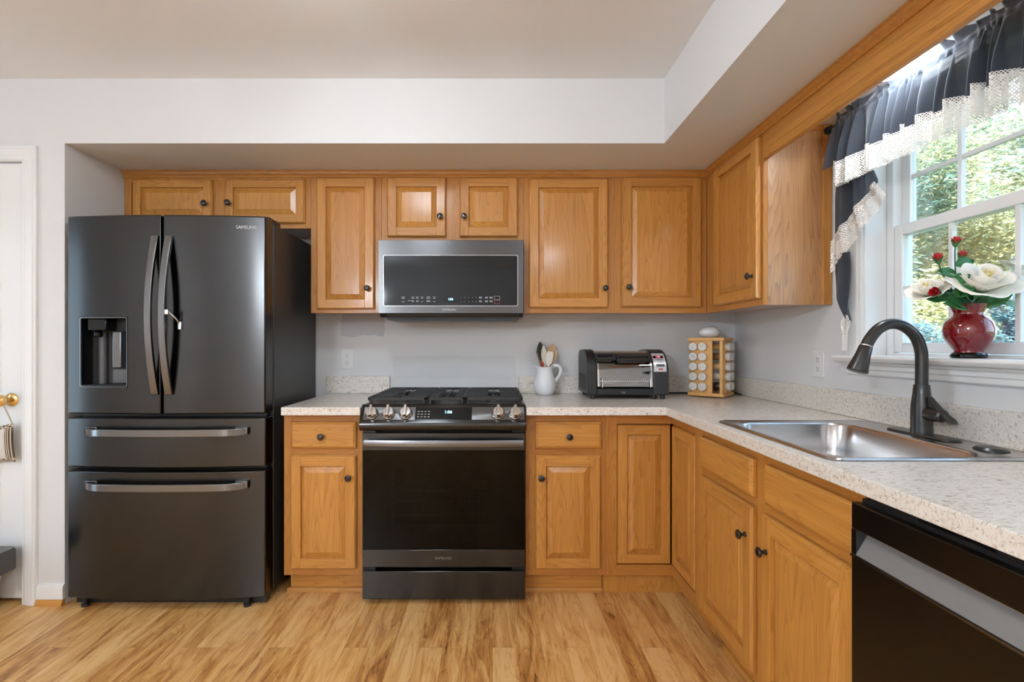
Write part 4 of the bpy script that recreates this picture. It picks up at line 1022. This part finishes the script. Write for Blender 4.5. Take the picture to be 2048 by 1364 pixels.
for fi, face in enumerate(('left', 'right')):
    for ci, cn in enumerate(('left', 'right')):
        for ri in range(5):
            z = rows[4-ri]
            if face == 'left': lp = Vector((-.006, (S-.024 if ci == 0 else S-.024-.049), z)); rz = ang + R(-90)
            else: lp = Vector((.074 + .052*ci, -.006, z)); rz = ang
            mt = (0, 1, 2, 3, 4)[(ri + fi*0) % 5] if face == 'right' else (ri*2+ci) % 5
            lab = f'white-capped spice jar, {WN[ri]} row, {cn} column of the spice rack\'s {face} face'
            if mt not in protos:
                t = thing('spice_jar', lab, 'jar', (0, 0, 0), 0, 'spice jars in the rack')
                MB().lathe([(.017, -.085), (.0195, -.080), (.0195, -.012), (.0165, -.006)], (0, 0, 0), 'Y', 18).build('jar_body', SP[mt], t)
                MB().lathe([(.0215, -.006), (.0225, -.003), (.0225, .012), (.0205, .015), (.002, .0152)], (0, 0, 0), 'Y', 22).build('cap', CAP, t)
                protos[mt] = t
            else:
                t = protos[mt].copy(); COL.objects.link(t); t['label'] = lab
                for ch in protos[mt].children:
                    c = ch.copy(); COL.objects.link(c); c.parent = t
            t.location = M @ lp; t.rotation_euler = (0, 0, rz)
WX_, WY_ = PX(1419, 2.74), 2.74
g = MB(); loops = []
for k in range(13):
    s = k/12; a = math.pi*(s*.93 + .07); r_ = math.sin(a)**.8; loops.append([(.053*r_*math.cos(2*math.pi*i/24) - .006*s + (.010*(1-s) if math.cos(2*math.pi*i/24) > 0 else 0), .046*r_*math.sin(2*math.pi*i/24), .031-.0325*math.cos(a)+.003*math.cos(2*math.pi*i/24)*s) for i in range(24)])
g.loft(loops); o = g.build('ceramic_egg', WHITEC, None, loc=(WX_, WY_, ZT+.3268), smooth=60); 
tag(o, 'rounded white ceramic ornament on top of the spice rack', 'ornament')

# ================================================================== VASE WITH FLOWERS
VX, VY, VZ = 1.449, PX(1937, 1) and DX(1937, 1.449), 1.1606
va = thing('vase', 'ruby red glass vase on the window stool', 'vase', (VX, VY, VZ))
pr = [(.036, 0), (.041, .003), (.041, .010), (.035, .016), (.034, .022), (.044, .036), (.058, .062), (.0615, .085), (.057, .108), (.043, .124), (.036, .131), (.036, .138), (.042, .152), (.047, .163)]
inn = [(.045, .163), (.040, .152), (.0335, .138), (.0335, .131), (.040, .122), (.054, .106), (.058, .085), (.054, .062), (.040, .036), (.028, .022)]
MB().lathe(pr + inn, (0, 0, 0), 'Z', 40).build('body', RUBY, va, smooth=50)
tag(MB().lathe([(.0385, -.0002), (.0425, .003), (.0425, .010), (.037, .0165)], (0, 0, 0), 'Z', 40, cap=False).build('foot', GLOSSB, va), 'black glass foot')
def petal(m, M_, w_, l_, cup, curl, n_=6):
    def fn(a, b):
        x = (a-.5)*2; prof_ = math.sin(math.pi*min(1, .10 + .82*b))**.6
        px_ = x*w_*prof_; pz = l_*b; py_ = -cup*(1-x*x)*math.sin(math.pi*min(b, .9)*.7) + curl*(b**3) + .35*w_*x*x
        return tuple(M_ @ Vector((px_, py_, pz - .06*l_*abs(x)**2)))
    m.grid(fn, n_, n_)
def rose(parent, name, mats, c, size, axis, layers):
    """petals wrapped round the heart; layers = [(count, radius, height, flare, half-span deg, start height)] from the heart outwards"""
    q = Vector((0, 0, 1)).rotation_difference(Vector(axis).normalized()).to_matrix().to_4x4(); Mx = Matrix.Translation(Vector(c)) @ q
    m = MB()
    for li, (cnt, rad, hgt, flare, span, z0) in enumerate(layers):
        m.mat(1 if (len(mats) > 1 and li == 0) else 0)
        for k in range(cnt):
            f0 = 2*math.pi*k/cnt + li*1.1 + .2*math.sin(k*5.1+li); wob = .10*math.sin(k*2.3+li*1.7)
            def fn(a, b):
                x = (a-.5)*2; wd = math.sin(math.pi*(.14 + .72*b))**.7
                ph_ = f0 + x*R(span)*wd
                rr = rad*(.25 + .75*math.sin(.5*math.pi*min(1, b*1.25))) + flare*b**2.4*(1-.25*x*x) + .02*x*(1 if k % 2 else -1)
                zz_ = z0 + hgt*(b**.9)*(1 - .16*x*x + wob*.3) - flare*.75*max(0, b-.55)**1.4*(1+.3*math.sin(x*4+k))
                return tuple(Mx @ Vector((size*rr*math.cos(ph_), size*rr*math.sin(ph_), size*zz_)))
            m.grid(fn, 8, 8)
    o = m.build(name, mats, parent, smooth=80, fix=False)
    so = o.modifiers.new('thick', 'SOLIDIFY'); so.thickness = .0007
    return o
def leaf(parent, c, d, ln, wd, up=(0, 0, 1)):
    d = Vector(d).normalized(); s_ = d.cross(Vector(up)).normalized(); nn = s_.cross(d)
    m = MB()
    def fn(a, b):
        x = (a-.5)*2; wv = wd*math.sin(math.pi*min(1, .04+.96*b))**.8; 
        return tuple(Vector(c) + d*ln*b + s_*x*wv + nn*(.25*wd*abs(x) - .25*ln*b*b))
    m.grid(fn, 4, 8)
    o = m.build('leaf', LEAF, parent, smooth=80, fix=False); so = o.modifiers.new('thick', 'SOLIDIFY'); so.thickness = .0005
    return o
def flower(label, kind, px, py, dep, axis, size, leaves=2, bend=(0, 0)):
    """one stem from inside the vase to a bloom standing at the given depth"""
    t = thing('rose_stem', label, 'flower', (VX, VY, VZ+.03))
    tip = Vector((PX(px, dep)-VX, dep-VY, PZ(py, dep)-VZ-.03)); ax = Vector(axis).normalized()
    st = tip - ax*size*.10
    side_ = Vector((tip.x, tip.y, 0)); side_ = side_.normalized() if side_.length > .01 else Vector((0, 0, 0))
    b0 = -side_*.012; neck = side_*min(.024, side_.length*.024) + Vector((0, 0, .118))
    pts = [b0.lerp(neck, k/4) for k in range(5)]
    p1 = neck + (neck-b0).normalized()*.05; p2 = st - ax*.03
    for k in range(1, 9):
        s = k/8; pts.append(neck*(1-s)**3 + p1*3*s*(1-s)**2 + p2*3*s*s*(1-s) + st*s**3)
    MB().tube(pts, .0018, 7).build('stem', STEM, t, smooth=60)
    if kind == 'white':
        rose(t, 'bloom', [PETW, YELC], tip, size, ax, [(3, .10, .66, .02, 80, .08), (3, .20, .72, .05, 75, .06), (4, .33, .74, .10, 62, .03), (5, .50, .68, .20, 54, 0), (5, .64, .50, .38, 52, -.04)])
    else:
        rose(t, 'bloom', [PETR], tip, size, ax, [(2, .16, .98, .0, 110, .0), (3, .26, 1.0, .05, 80, 0), (3, .36, .90, .12, 72, -.02)])
        m = MB(); q = Vector((0, 0, 1)).rotation_difference(ax).to_matrix().to_4x4()
        for k in range(5): petal(m, Matrix.Translation(tip - ax*.002) @ q @ Matrix.Rotation(2*math.pi*k/5, 4, 'Z') @ Matrix.Translation((0, size*.14, 0)) @ Matrix.Rotation(R(-14), 4, 'X'), size*.2, size*.75, size*.05, size*.12, 4)
        m.ball(tuple(tip - ax*.001), size*.24, n=10, m=6)
        o = m.build('sepals', LEAF, t, smooth=80, fix=False)
    for k in range(leaves):
        f = (.72, .9, .55, .8)[k % 4]; p = pts[5 + int(f*7) - 2]; a = k*2.4 + px*.13
        leaf(t, p, (math.cos(a), math.sin(a)*.5, .35), .055, .019, (0, -1, .5))
    return t
flower('large white rose facing the room, centre of the bouquet', 'white', 1957, 580, VY-.03, (-.14, -.62, .80), .092, 3)
flower('white rose left of the large one, hanging over the vase', 'white', 1858, 590, VY+.02, (-.45, -.25, .75), .058, 2)
flower('white rose at right edge of the bouquet, partly out of view', 'white', 2046, 548, VY-.03, (.2, -.25, .80), .066, 2)
flower('topmost red rosebud, standing above all the blooms', 'bud', 1911, 490, VY, (.05, -.1, 1), .026, 2)
flower('red rosebud left of the tall stem, above the left white rose', 'bud', 1877, 524, VY, (-.25, -.1, 1), .028, 2)
flower('small red rosebud peeping out behind the large white rose', 'bud', 1922, 517, VY+.02, (.35, .0, 1), .024, 0)
flower('red rosebud lying low at left, just above the vase rim', 'bud', 1877, 586, VY-.03, (-1, -.35, .15), .030, 2)
flower('dark red rosebud at the right edge of the bouquet', 'bud', 2030, 549, VY-.04, (.9, -.4, .15), .028, 2)
t = thing('leaf_sprig', 'sprig of green leaves around the rim of the red vase', 'greenery', (VX, VY, VZ+.12))
for k, (px, py, dx_, dz_) in enumerate(((1886, 598, -.6, .25), (1898, 585, -.5, .6), (1925, 590, -.1, .9), (1945, 592, .1, .9), (1965, 588, .5, .7), (1985, 580, .7, .4), (1938, 600, .0, .6), (1900, 600, -.8, .1), (1970, 600, .9, .1))):
    leaf(t, (0.02*dx_, -.012, .035), (PX(px, VY-.03)-VX - .0, -.03, PZ(py, VY-.03)-VZ-.155), .080, .022, (0, -1, .45))
g = MB().tube([(.01, 0, .03), (.05, -.02, .055), (.085, -.03, .062)], .0014, 6).tube([(0, 0, -.09), (.01, 0, .03), (.045, -.02, .045), (.09, -.03, .040)], .0014, 6); g.build('stem', STEM, t)
leaf(t, (.075, -.03, .042), (1, -.1, -.05), .06, .015, (0, -1, .6))

# ================================================================== CURTAIN
XCUR, ROD = 1.365, 2.072
rod = thing('curtain_rod', 'black curtain rod with round finial above the sink window', 'curtain rod', (XCUR, 1.60, ROD))
MB().tube([(0, .372, 0), (0, -.57, 0)], .007, 12).build('pole', BLK, rod, smooth=60)
MB().tube([(0, .365, 0), (0, .378, 0)], .010, 12).ball((0, .392, 0), .017).build('finial', GLOSSB, rod, smooth=60)
MB().tube([(0, -.57, 0), (0, -.58, 0)], .010, 12).ball((0, -.594, 0), .017).build('finial', GLOSSB, rod, smooth=60)
for y in (.352, -.555): MB().tube([(0, y, -.007), (0, y, -.014), (.03, y, -.014), (XR-.0005-XCUR, y, -.014)], .004, 8).box(XR-.004-XCUR, XR-.0005-XCUR, y-.01, y+.01, -.035, .01).build('bracket', BLK, rod)
cv = thing('window_valance', 'gathered dark sheer valance with white lace hem above the sink window', 'curtain', (XCUR, 1.60, ROD))
def ph(y): return 2*math.pi*(y*25.0 + .35*math.sin(y*23) + .22*math.sin(y*51+1))
def fold(y, d):
    a = .007 + .022*min(1, max(0, d)/.14)
    return a*math.sin(ph(y)) + .5*a*math.sin(ph(y)*.53+1.3)
Y0c, Y1c = .340, -.54           # span along the rod, local
ZF, ZLb = -.165, -.250
def vx(y, z):
    d = -z
    if z > .012: return .006*math.sin(ph(y)*1.0) + (z-.012)*.65*math.sin(ph(y)*.8+.8) - .002
    if z > -.012: return -.0095 + .002*math.sin(ph(y)*1.5)
    return -.010 + fold(y, d-.01)*.9 - .010*min(1, d/.1)
def bottom(y): return .012*math.sin(ph(y)*.5+2) + .006*math.sin(ph(y))
g = MB()
zs_ = [.040, .033, .024, .014, .008, 0, -.008, -.014, -.025, -.045, -.07, -.10, -.135, ZF]
def fnv(a, b):
    y = Y0c + (Y1c-Y0c)*a; k = b*(len(zs_)-1); z = zs_[int(round(k))]
    if z > .02: z += .009*math.sin(ph(y)*.6)*(z-.02)/.02
    z2 = z + (bottom(y)*min(1, max(0, -z)/.165) if z < 0 else 0)
    return (vx(y, z), y, z2)
g.grid(fnv, 320, len(zs_)-1); g.build('cloth', FAB, cv, smooth=80, fix=False)
# lace hem: arc-length texture coordinates so the holes stay even along the folds
s_acc = [0]; NP = 320
for k in range(1, NP+1):
    ya, yb_ = Y0c-.012 + (Y1c-Y0c+.012)*(k-1)/NP, Y0c-.012 + (Y1c-Y0c+.012)*k/NP
    s_acc.append(s_acc[-1] + math.hypot(yb_-ya, vx(yb_, ZF)-vx(ya, ZF)))
g = MB()
def fnl(a, b):
    y = Y0c-.012 + (Y1c-Y0c+.012)*a; z = ZF + .004 + (ZLb-ZF-.004)*b
    return (vx(y, z)-.0035, y, z + bottom(y) + .003*math.sin(ph(y)*2)*b)
g.grid(fnl, NP, 10, lambda a, b: (s_acc[int(round(a*NP))], b*.09)); tag(g.build('lace_hem', LACE, cv, smooth=80, fix=False), 'white crochet lace hem')
# dark back edge under the lace
jb = thing('side_curtain', 'long dark side drape with diagonal lace edge hanging at left of the window', 'curtain', (XCUR+.012, 1.93, ROD))
JYA, JYB = .066, -.175            # wall side (towards the cabinet) and window side, local to y = 1.93
def hem(a): return -.455 + .165*a                # diagonal hem: deep at the cabinet side, short at the window side
def jx(a, z): 
    q = min(1, .25 - z/.2); return .012 + q*(.013*math.sin(a*17+.5) + .005*math.sin(a*39))
def jy(a, z):
    q = min(1, max(0, -z)/.28); gat = .040 - .085*a; full_ = JYA + (JYB-JYA)*a
    return gat + (full_-gat)*q
g = MB()
g.grid(lambda a, b: (jx(a, .03+(hem(a)-.03)*b), jy(a, .03+(hem(a)-.03)*b), .03+(hem(a)-.03)*b), 60, 26); g.build('cloth', FAB, jb, smooth=80, fix=False)
def fnj(a, b):
    y0, z0 = .064 - .236*a, hem(a) + .006
    y1, z1 = .067 - .297*a, -.580 + .228*a
    return (.5*jx(a, hem(a)) - .010 + .003*math.sin(a*30)*b, y0 + (y1-y0)*b, z0 + (z1-z0)*b + .003*math.sin(a*70)*b*b)
g = MB(); g.grid(fnj, 60, 10, lambda a, b: (a*.31, b*.10)); tag(g.build('lace_edge', LACE, jb, smooth=80, fix=False), 'white crochet lace edge')
# folded tail below the lace and its lace tip: left outline, right outline
def tail(a, b):
    z = -.505 - .275*b
    yl = .072 if b < .65 else .072 - .088*((b-.65)/.35)**1.2
    yr = -.004 - .015*b - .006*math.sin(b*5)
    return (.018 + .010*math.sin(a*8+b*2.5), yl + (yr-yl)*a, z)
g = MB().grid(tail, 16, 22); g.build('tail', FAB, jb, smooth=80, fix=False)
g = MB().tube([(p[0]-.002, p[1]+.001, p[2]) for p in (tail(0, k/22) for k in range(23))], .0022, 6); tag(g.build('edging', simple('white_thread', (.78, .77, .74), .8), jb, smooth=60), 'white crochet edging')
def tip_(a, b):
    z = -.755 - .138*b; c_ = -.004 + .008*b; wv = .012 + .016*math.sin(math.pi*min(1, b*1.9))*(b < .53) + (.006 if b >= .5 else 0)*(1-b)
    return (.012 + .006*math.sin(a*6), c_ - wv*(a-.5)*2, z)
g = MB().grid(tip_, 8, 18, lambda a, b: (a*.05, b*.138)); tag(g.build('lace_tip', LACE, jb, smooth=80, fix=False), 'white crochet lace tip')

# ================================================================== DOOR PILLOW AND BIN
pw = thing('hanging_pillow', 'small striped-edge pillow hanging from the door knob', 'pillow', (-2.262, YS-.02, .745))
kx_ = kx + 2.262
def pil(a, b):
    x = (a-.5)*2; z = (b-.5)*2; return x, z
m = MB()
PWX, PWZ = .082, .088
def side_f(sgn):
    def fn(a, b):
        x, z = pil(a, b); th = .022*max(0, (1-x**4)*(1-z**4))**.5; pinch = 1-.10*(1-abs(z)) if False else 1
        xx = x*PWX*(1-.08*(1-z*z)); zz_ = z*PWZ*(1-.08*(1-x*x))
        return (xx - .012 - .10*zz_*.6, sgn*th-.003, zz_ + .10*xx)
    return fn
m.grid(side_f(-1), 16, 16, lambda a, b: (a, b)).grid(side_f(1), 16, 16, lambda a, b: (a, b))
PM, tP, bP = nt('pillow_ticking')
uvn = N(tP, 'UVMap'); sp_ = N(tP, 'SeparateXYZ'); tP.links.new(uvn.outputs[0], sp_.inputs[0])
sx_ = math_n(tP, 'GREATER_THAN', math_n(tP, 'ABSOLUTE', math_n(tP, 'SUBTRACT', sp_.outputs[0], .5)), .36)
sz_ = math_n(tP, 'GREATER_THAN', math_n(tP, 'ABSOLUTE', math_n(tP, 'SUBTRACT', sp_.outputs[1], .5)), .40)
stp = math_n(tP, 'GREATER_THAN', math_n(tP, 'FRACT', math_n(tP, 'MULTIPLY', sp_.outputs[0], 26)), .5)
tickc = mixc(tP, stp, (.60, .52, .40), (.085, .045, .025))
nz = noise(tP, uvn.outputs[0], 22, 2); flo = mixc(tP, math_n(tP, 'GREATER_THAN', nz.outputs['Fac'], .52), (.56, .47, .36), (.07, .04, .025))
cB = mixc(tP, sz_, mixc(tP, sx_, (.58, .55, .50), tickc), flo); tP.links.new(cB, bP.inputs['Base Color']); setp(bP, rough=.85)
m.build('cushion', PM, pw, weld=.0005, smooth=70)
m = MB().tube([(kx_-.085, -.004, .080), (kx_-.045, -.014, .145), (kx_-.010, -.024, .214), (kx_+.006, -.024, .214), (kx_+.030, -.016, .150), (kx_+.046, -.004, .088)], .0035, 8, flat=.5)
m.build('ribbon', simple('beige_ribbon', (.50, .42, .32), .7), pw, smooth=60)
bn = thing('waste_bin', 'small white bin with thick dark grey lid at the left edge by the door', 'bin', (-2.352, 2.125, 0))
MB().loft([[(x, y, z) for x, y in rrect(-.17*s, .155*s, -.095*s, .10*s, .03)] for z, s in ((.046, .80), (.06, .86), (.20, .97), (.235, 1.0))]).build('bucket', WHITEP, bn, smooth=50)
MB().loft([[(x, y, z) for x, y in rrect(-.20*s, .188*s, -.115*s, .115*s, .028)] for z, s in ((.185, 1.0), (.19, 1.01), (.270, 1.01), (.282, .98))]).loft([[(x, y, z) for x, y in rrect(-.16, .10, -.05, .08, .02)] for z in (.280, .292)]).build('lid', simple('dark_grey_lid', (.055, .053, .05), .3), bn, smooth=50)
MB().box(-.12, .06, -.06, .07, 0, .05).build('foot', BLK, bn)

# ================================================================== LAMPS
def dome(label, x, y, z, r, h, mt, name='ceiling_lamp'):
    t = thing(name, label, 'lamp', (x, y, z))
    MB().lathe([(r*1.0, 0), (r*1.0, -.018), (r*.93, -.022)], (0, 0, -.0005), 'Z', 32).build('base_ring', WHITEP, t)
    MB().lathe([(r*.93, -.020), (r*.90, -.020-h*.45), (r*.70, -.02-h*.80), (r*.35, -.02-h*.97), (.004, -.02-h)], (0, 0, 0), 'Z', 32).build('glass_shade', mt, t, smooth=60)
    return t
dome('round ceiling lamp in the middle of the kitchen', -.52, 1.24, ZC, .15, .12, LAMPG)
dome('bright round sink lamp under the soffit behind the oak board', 1.285, 1.575, ZS, .115, .035, SINKG)
pd = thing('chandelier', 'three-globe chandelier over the dining end of the room', 'lamp', (-1.65, -1.5, ZC))
MB().tube([(0, 0, 0), (0, 0, -.45)], .01, 8).tube([(0, -.32, -.42), (0, .32, -.42)], .012, 8).lathe([(.06, 0), (.05, -.03)], (0, 0, 0), 'Z', 20).build('frame', BRONZE, pd)
for y in (-.25, 0, .25): MB().ball((0, y, -.54), .11).build('globe', PENDG, pd, smooth=60)
dome('round fill lamp added unseen near the rear wall', .85, -1.3, ZC, .17, .13, REAR_FILLG)  # added behind the camera as fill light, never in view

# ================================================================== OUTDOORS
struct('ground', MB().box(XR+.3, 30, -12, 30, -.65, -.6), simple('grass_ground', (.10, .16, .05), .9), smooth=0)
def tree(name, label, cat, x, y, h, r, zc, mt, n, seed, leafsz=.09, trunk=True, squash=1.0, line=None):
    t = thing(name, label, cat, (x, y, -.6)); rn = random.Random(seed)
    bm_ = bmesh.new(); lay = bm_.faces.layers.float.new('shade')
    cl = []
    for k in range(34):
        if line:      # a hedge: clumps along a line, the top rising to one end
            f = rn.random(); zt = line[2] + (line[3]-line[2])*f; z = zt*rn.uniform(.25, .92)
            cl.append((line[0]*(f-.5), line[1]*(f-.5), z, r*rn.uniform(.6, 1), rn.random())); continue
        a, b = rn.uniform(0, 6.283), rn.uniform(-1, 1); q = rn.uniform(.35, 1)
        cl.append((r*q*math.cos(a)*math.sqrt(1-b*b*.8), r*q*math.sin(a)*math.sqrt(1-b*b*.8), zc + squash*r*1.1*b*q, rn.uniform(.26, .46)*r, rn.random()))
    for k in range(n):
        cx_, cy_, cz_, cr, sh = cl[rn.randrange(34)]
        d = Vector((rn.gauss(0, 1), rn.gauss(0, 1), rn.gauss(0, 1))).normalized()*cr*rn.uniform(.55, 1)
        p = Vector((cx_, cy_, cz_)) + d
        if p.z < .1: p.z = rn.uniform(.1, .4)
        s = leafsz*rn.uniform(.6, 1.4); e1 = Vector((rn.gauss(0, 1), rn.gauss(0, 1), rn.gauss(-.3, .7))).normalized()*s; e2 = e1.orthogonal().normalized()*s*.36
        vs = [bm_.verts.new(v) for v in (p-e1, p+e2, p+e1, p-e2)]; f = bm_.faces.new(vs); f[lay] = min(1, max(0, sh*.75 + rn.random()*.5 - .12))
    me = bpy.data.meshes.new('foliage'); bm_.to_mesh(me); bm_.free(); me.materials.append(mt)
    o = bpy.data.objects.new('foliage', me); COL.objects.link(o); o.parent = t
    if trunk: MB().tube([(0, 0, 0), (.05*r, .03*r, h*.4), (.0, .06*r, h*.8)], [.10*r, .07*r, .03*r], 10).build('trunk', simple('bark', (.10, .07, .05), .9), t)
    return t
LY_ = leafm('yellow_green_leaves', (.84, .76, .34), (.15, .27, .22)); LG_ = leafm('mid_green_leaves', (.55, .60, .26), (.16, .28, .24)); LB_ = leafm('bluish_shade_hedge_leaves', (.20, .36, .38), (.08, .17, .21))  # the hedge's bluish shade is put into its leaf colour
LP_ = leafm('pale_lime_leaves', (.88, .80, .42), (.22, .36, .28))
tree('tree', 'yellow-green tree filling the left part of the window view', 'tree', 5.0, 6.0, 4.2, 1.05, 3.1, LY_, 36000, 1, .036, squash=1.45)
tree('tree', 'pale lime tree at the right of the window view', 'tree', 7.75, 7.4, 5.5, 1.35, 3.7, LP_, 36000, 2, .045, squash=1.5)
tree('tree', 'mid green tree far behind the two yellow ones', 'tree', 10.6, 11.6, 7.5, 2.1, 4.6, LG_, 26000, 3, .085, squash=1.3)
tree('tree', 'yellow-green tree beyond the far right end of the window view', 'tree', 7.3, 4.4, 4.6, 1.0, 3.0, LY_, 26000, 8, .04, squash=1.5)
tree('hedge', 'hedge with bluish shade in its leaf colour, low across lower panes', 'hedge', 4.0, 4.2, 1.6, .22, 1.0, LB_, 30000, 5, .022, False, line=(1.7, -.5, 1.95, 2.45))
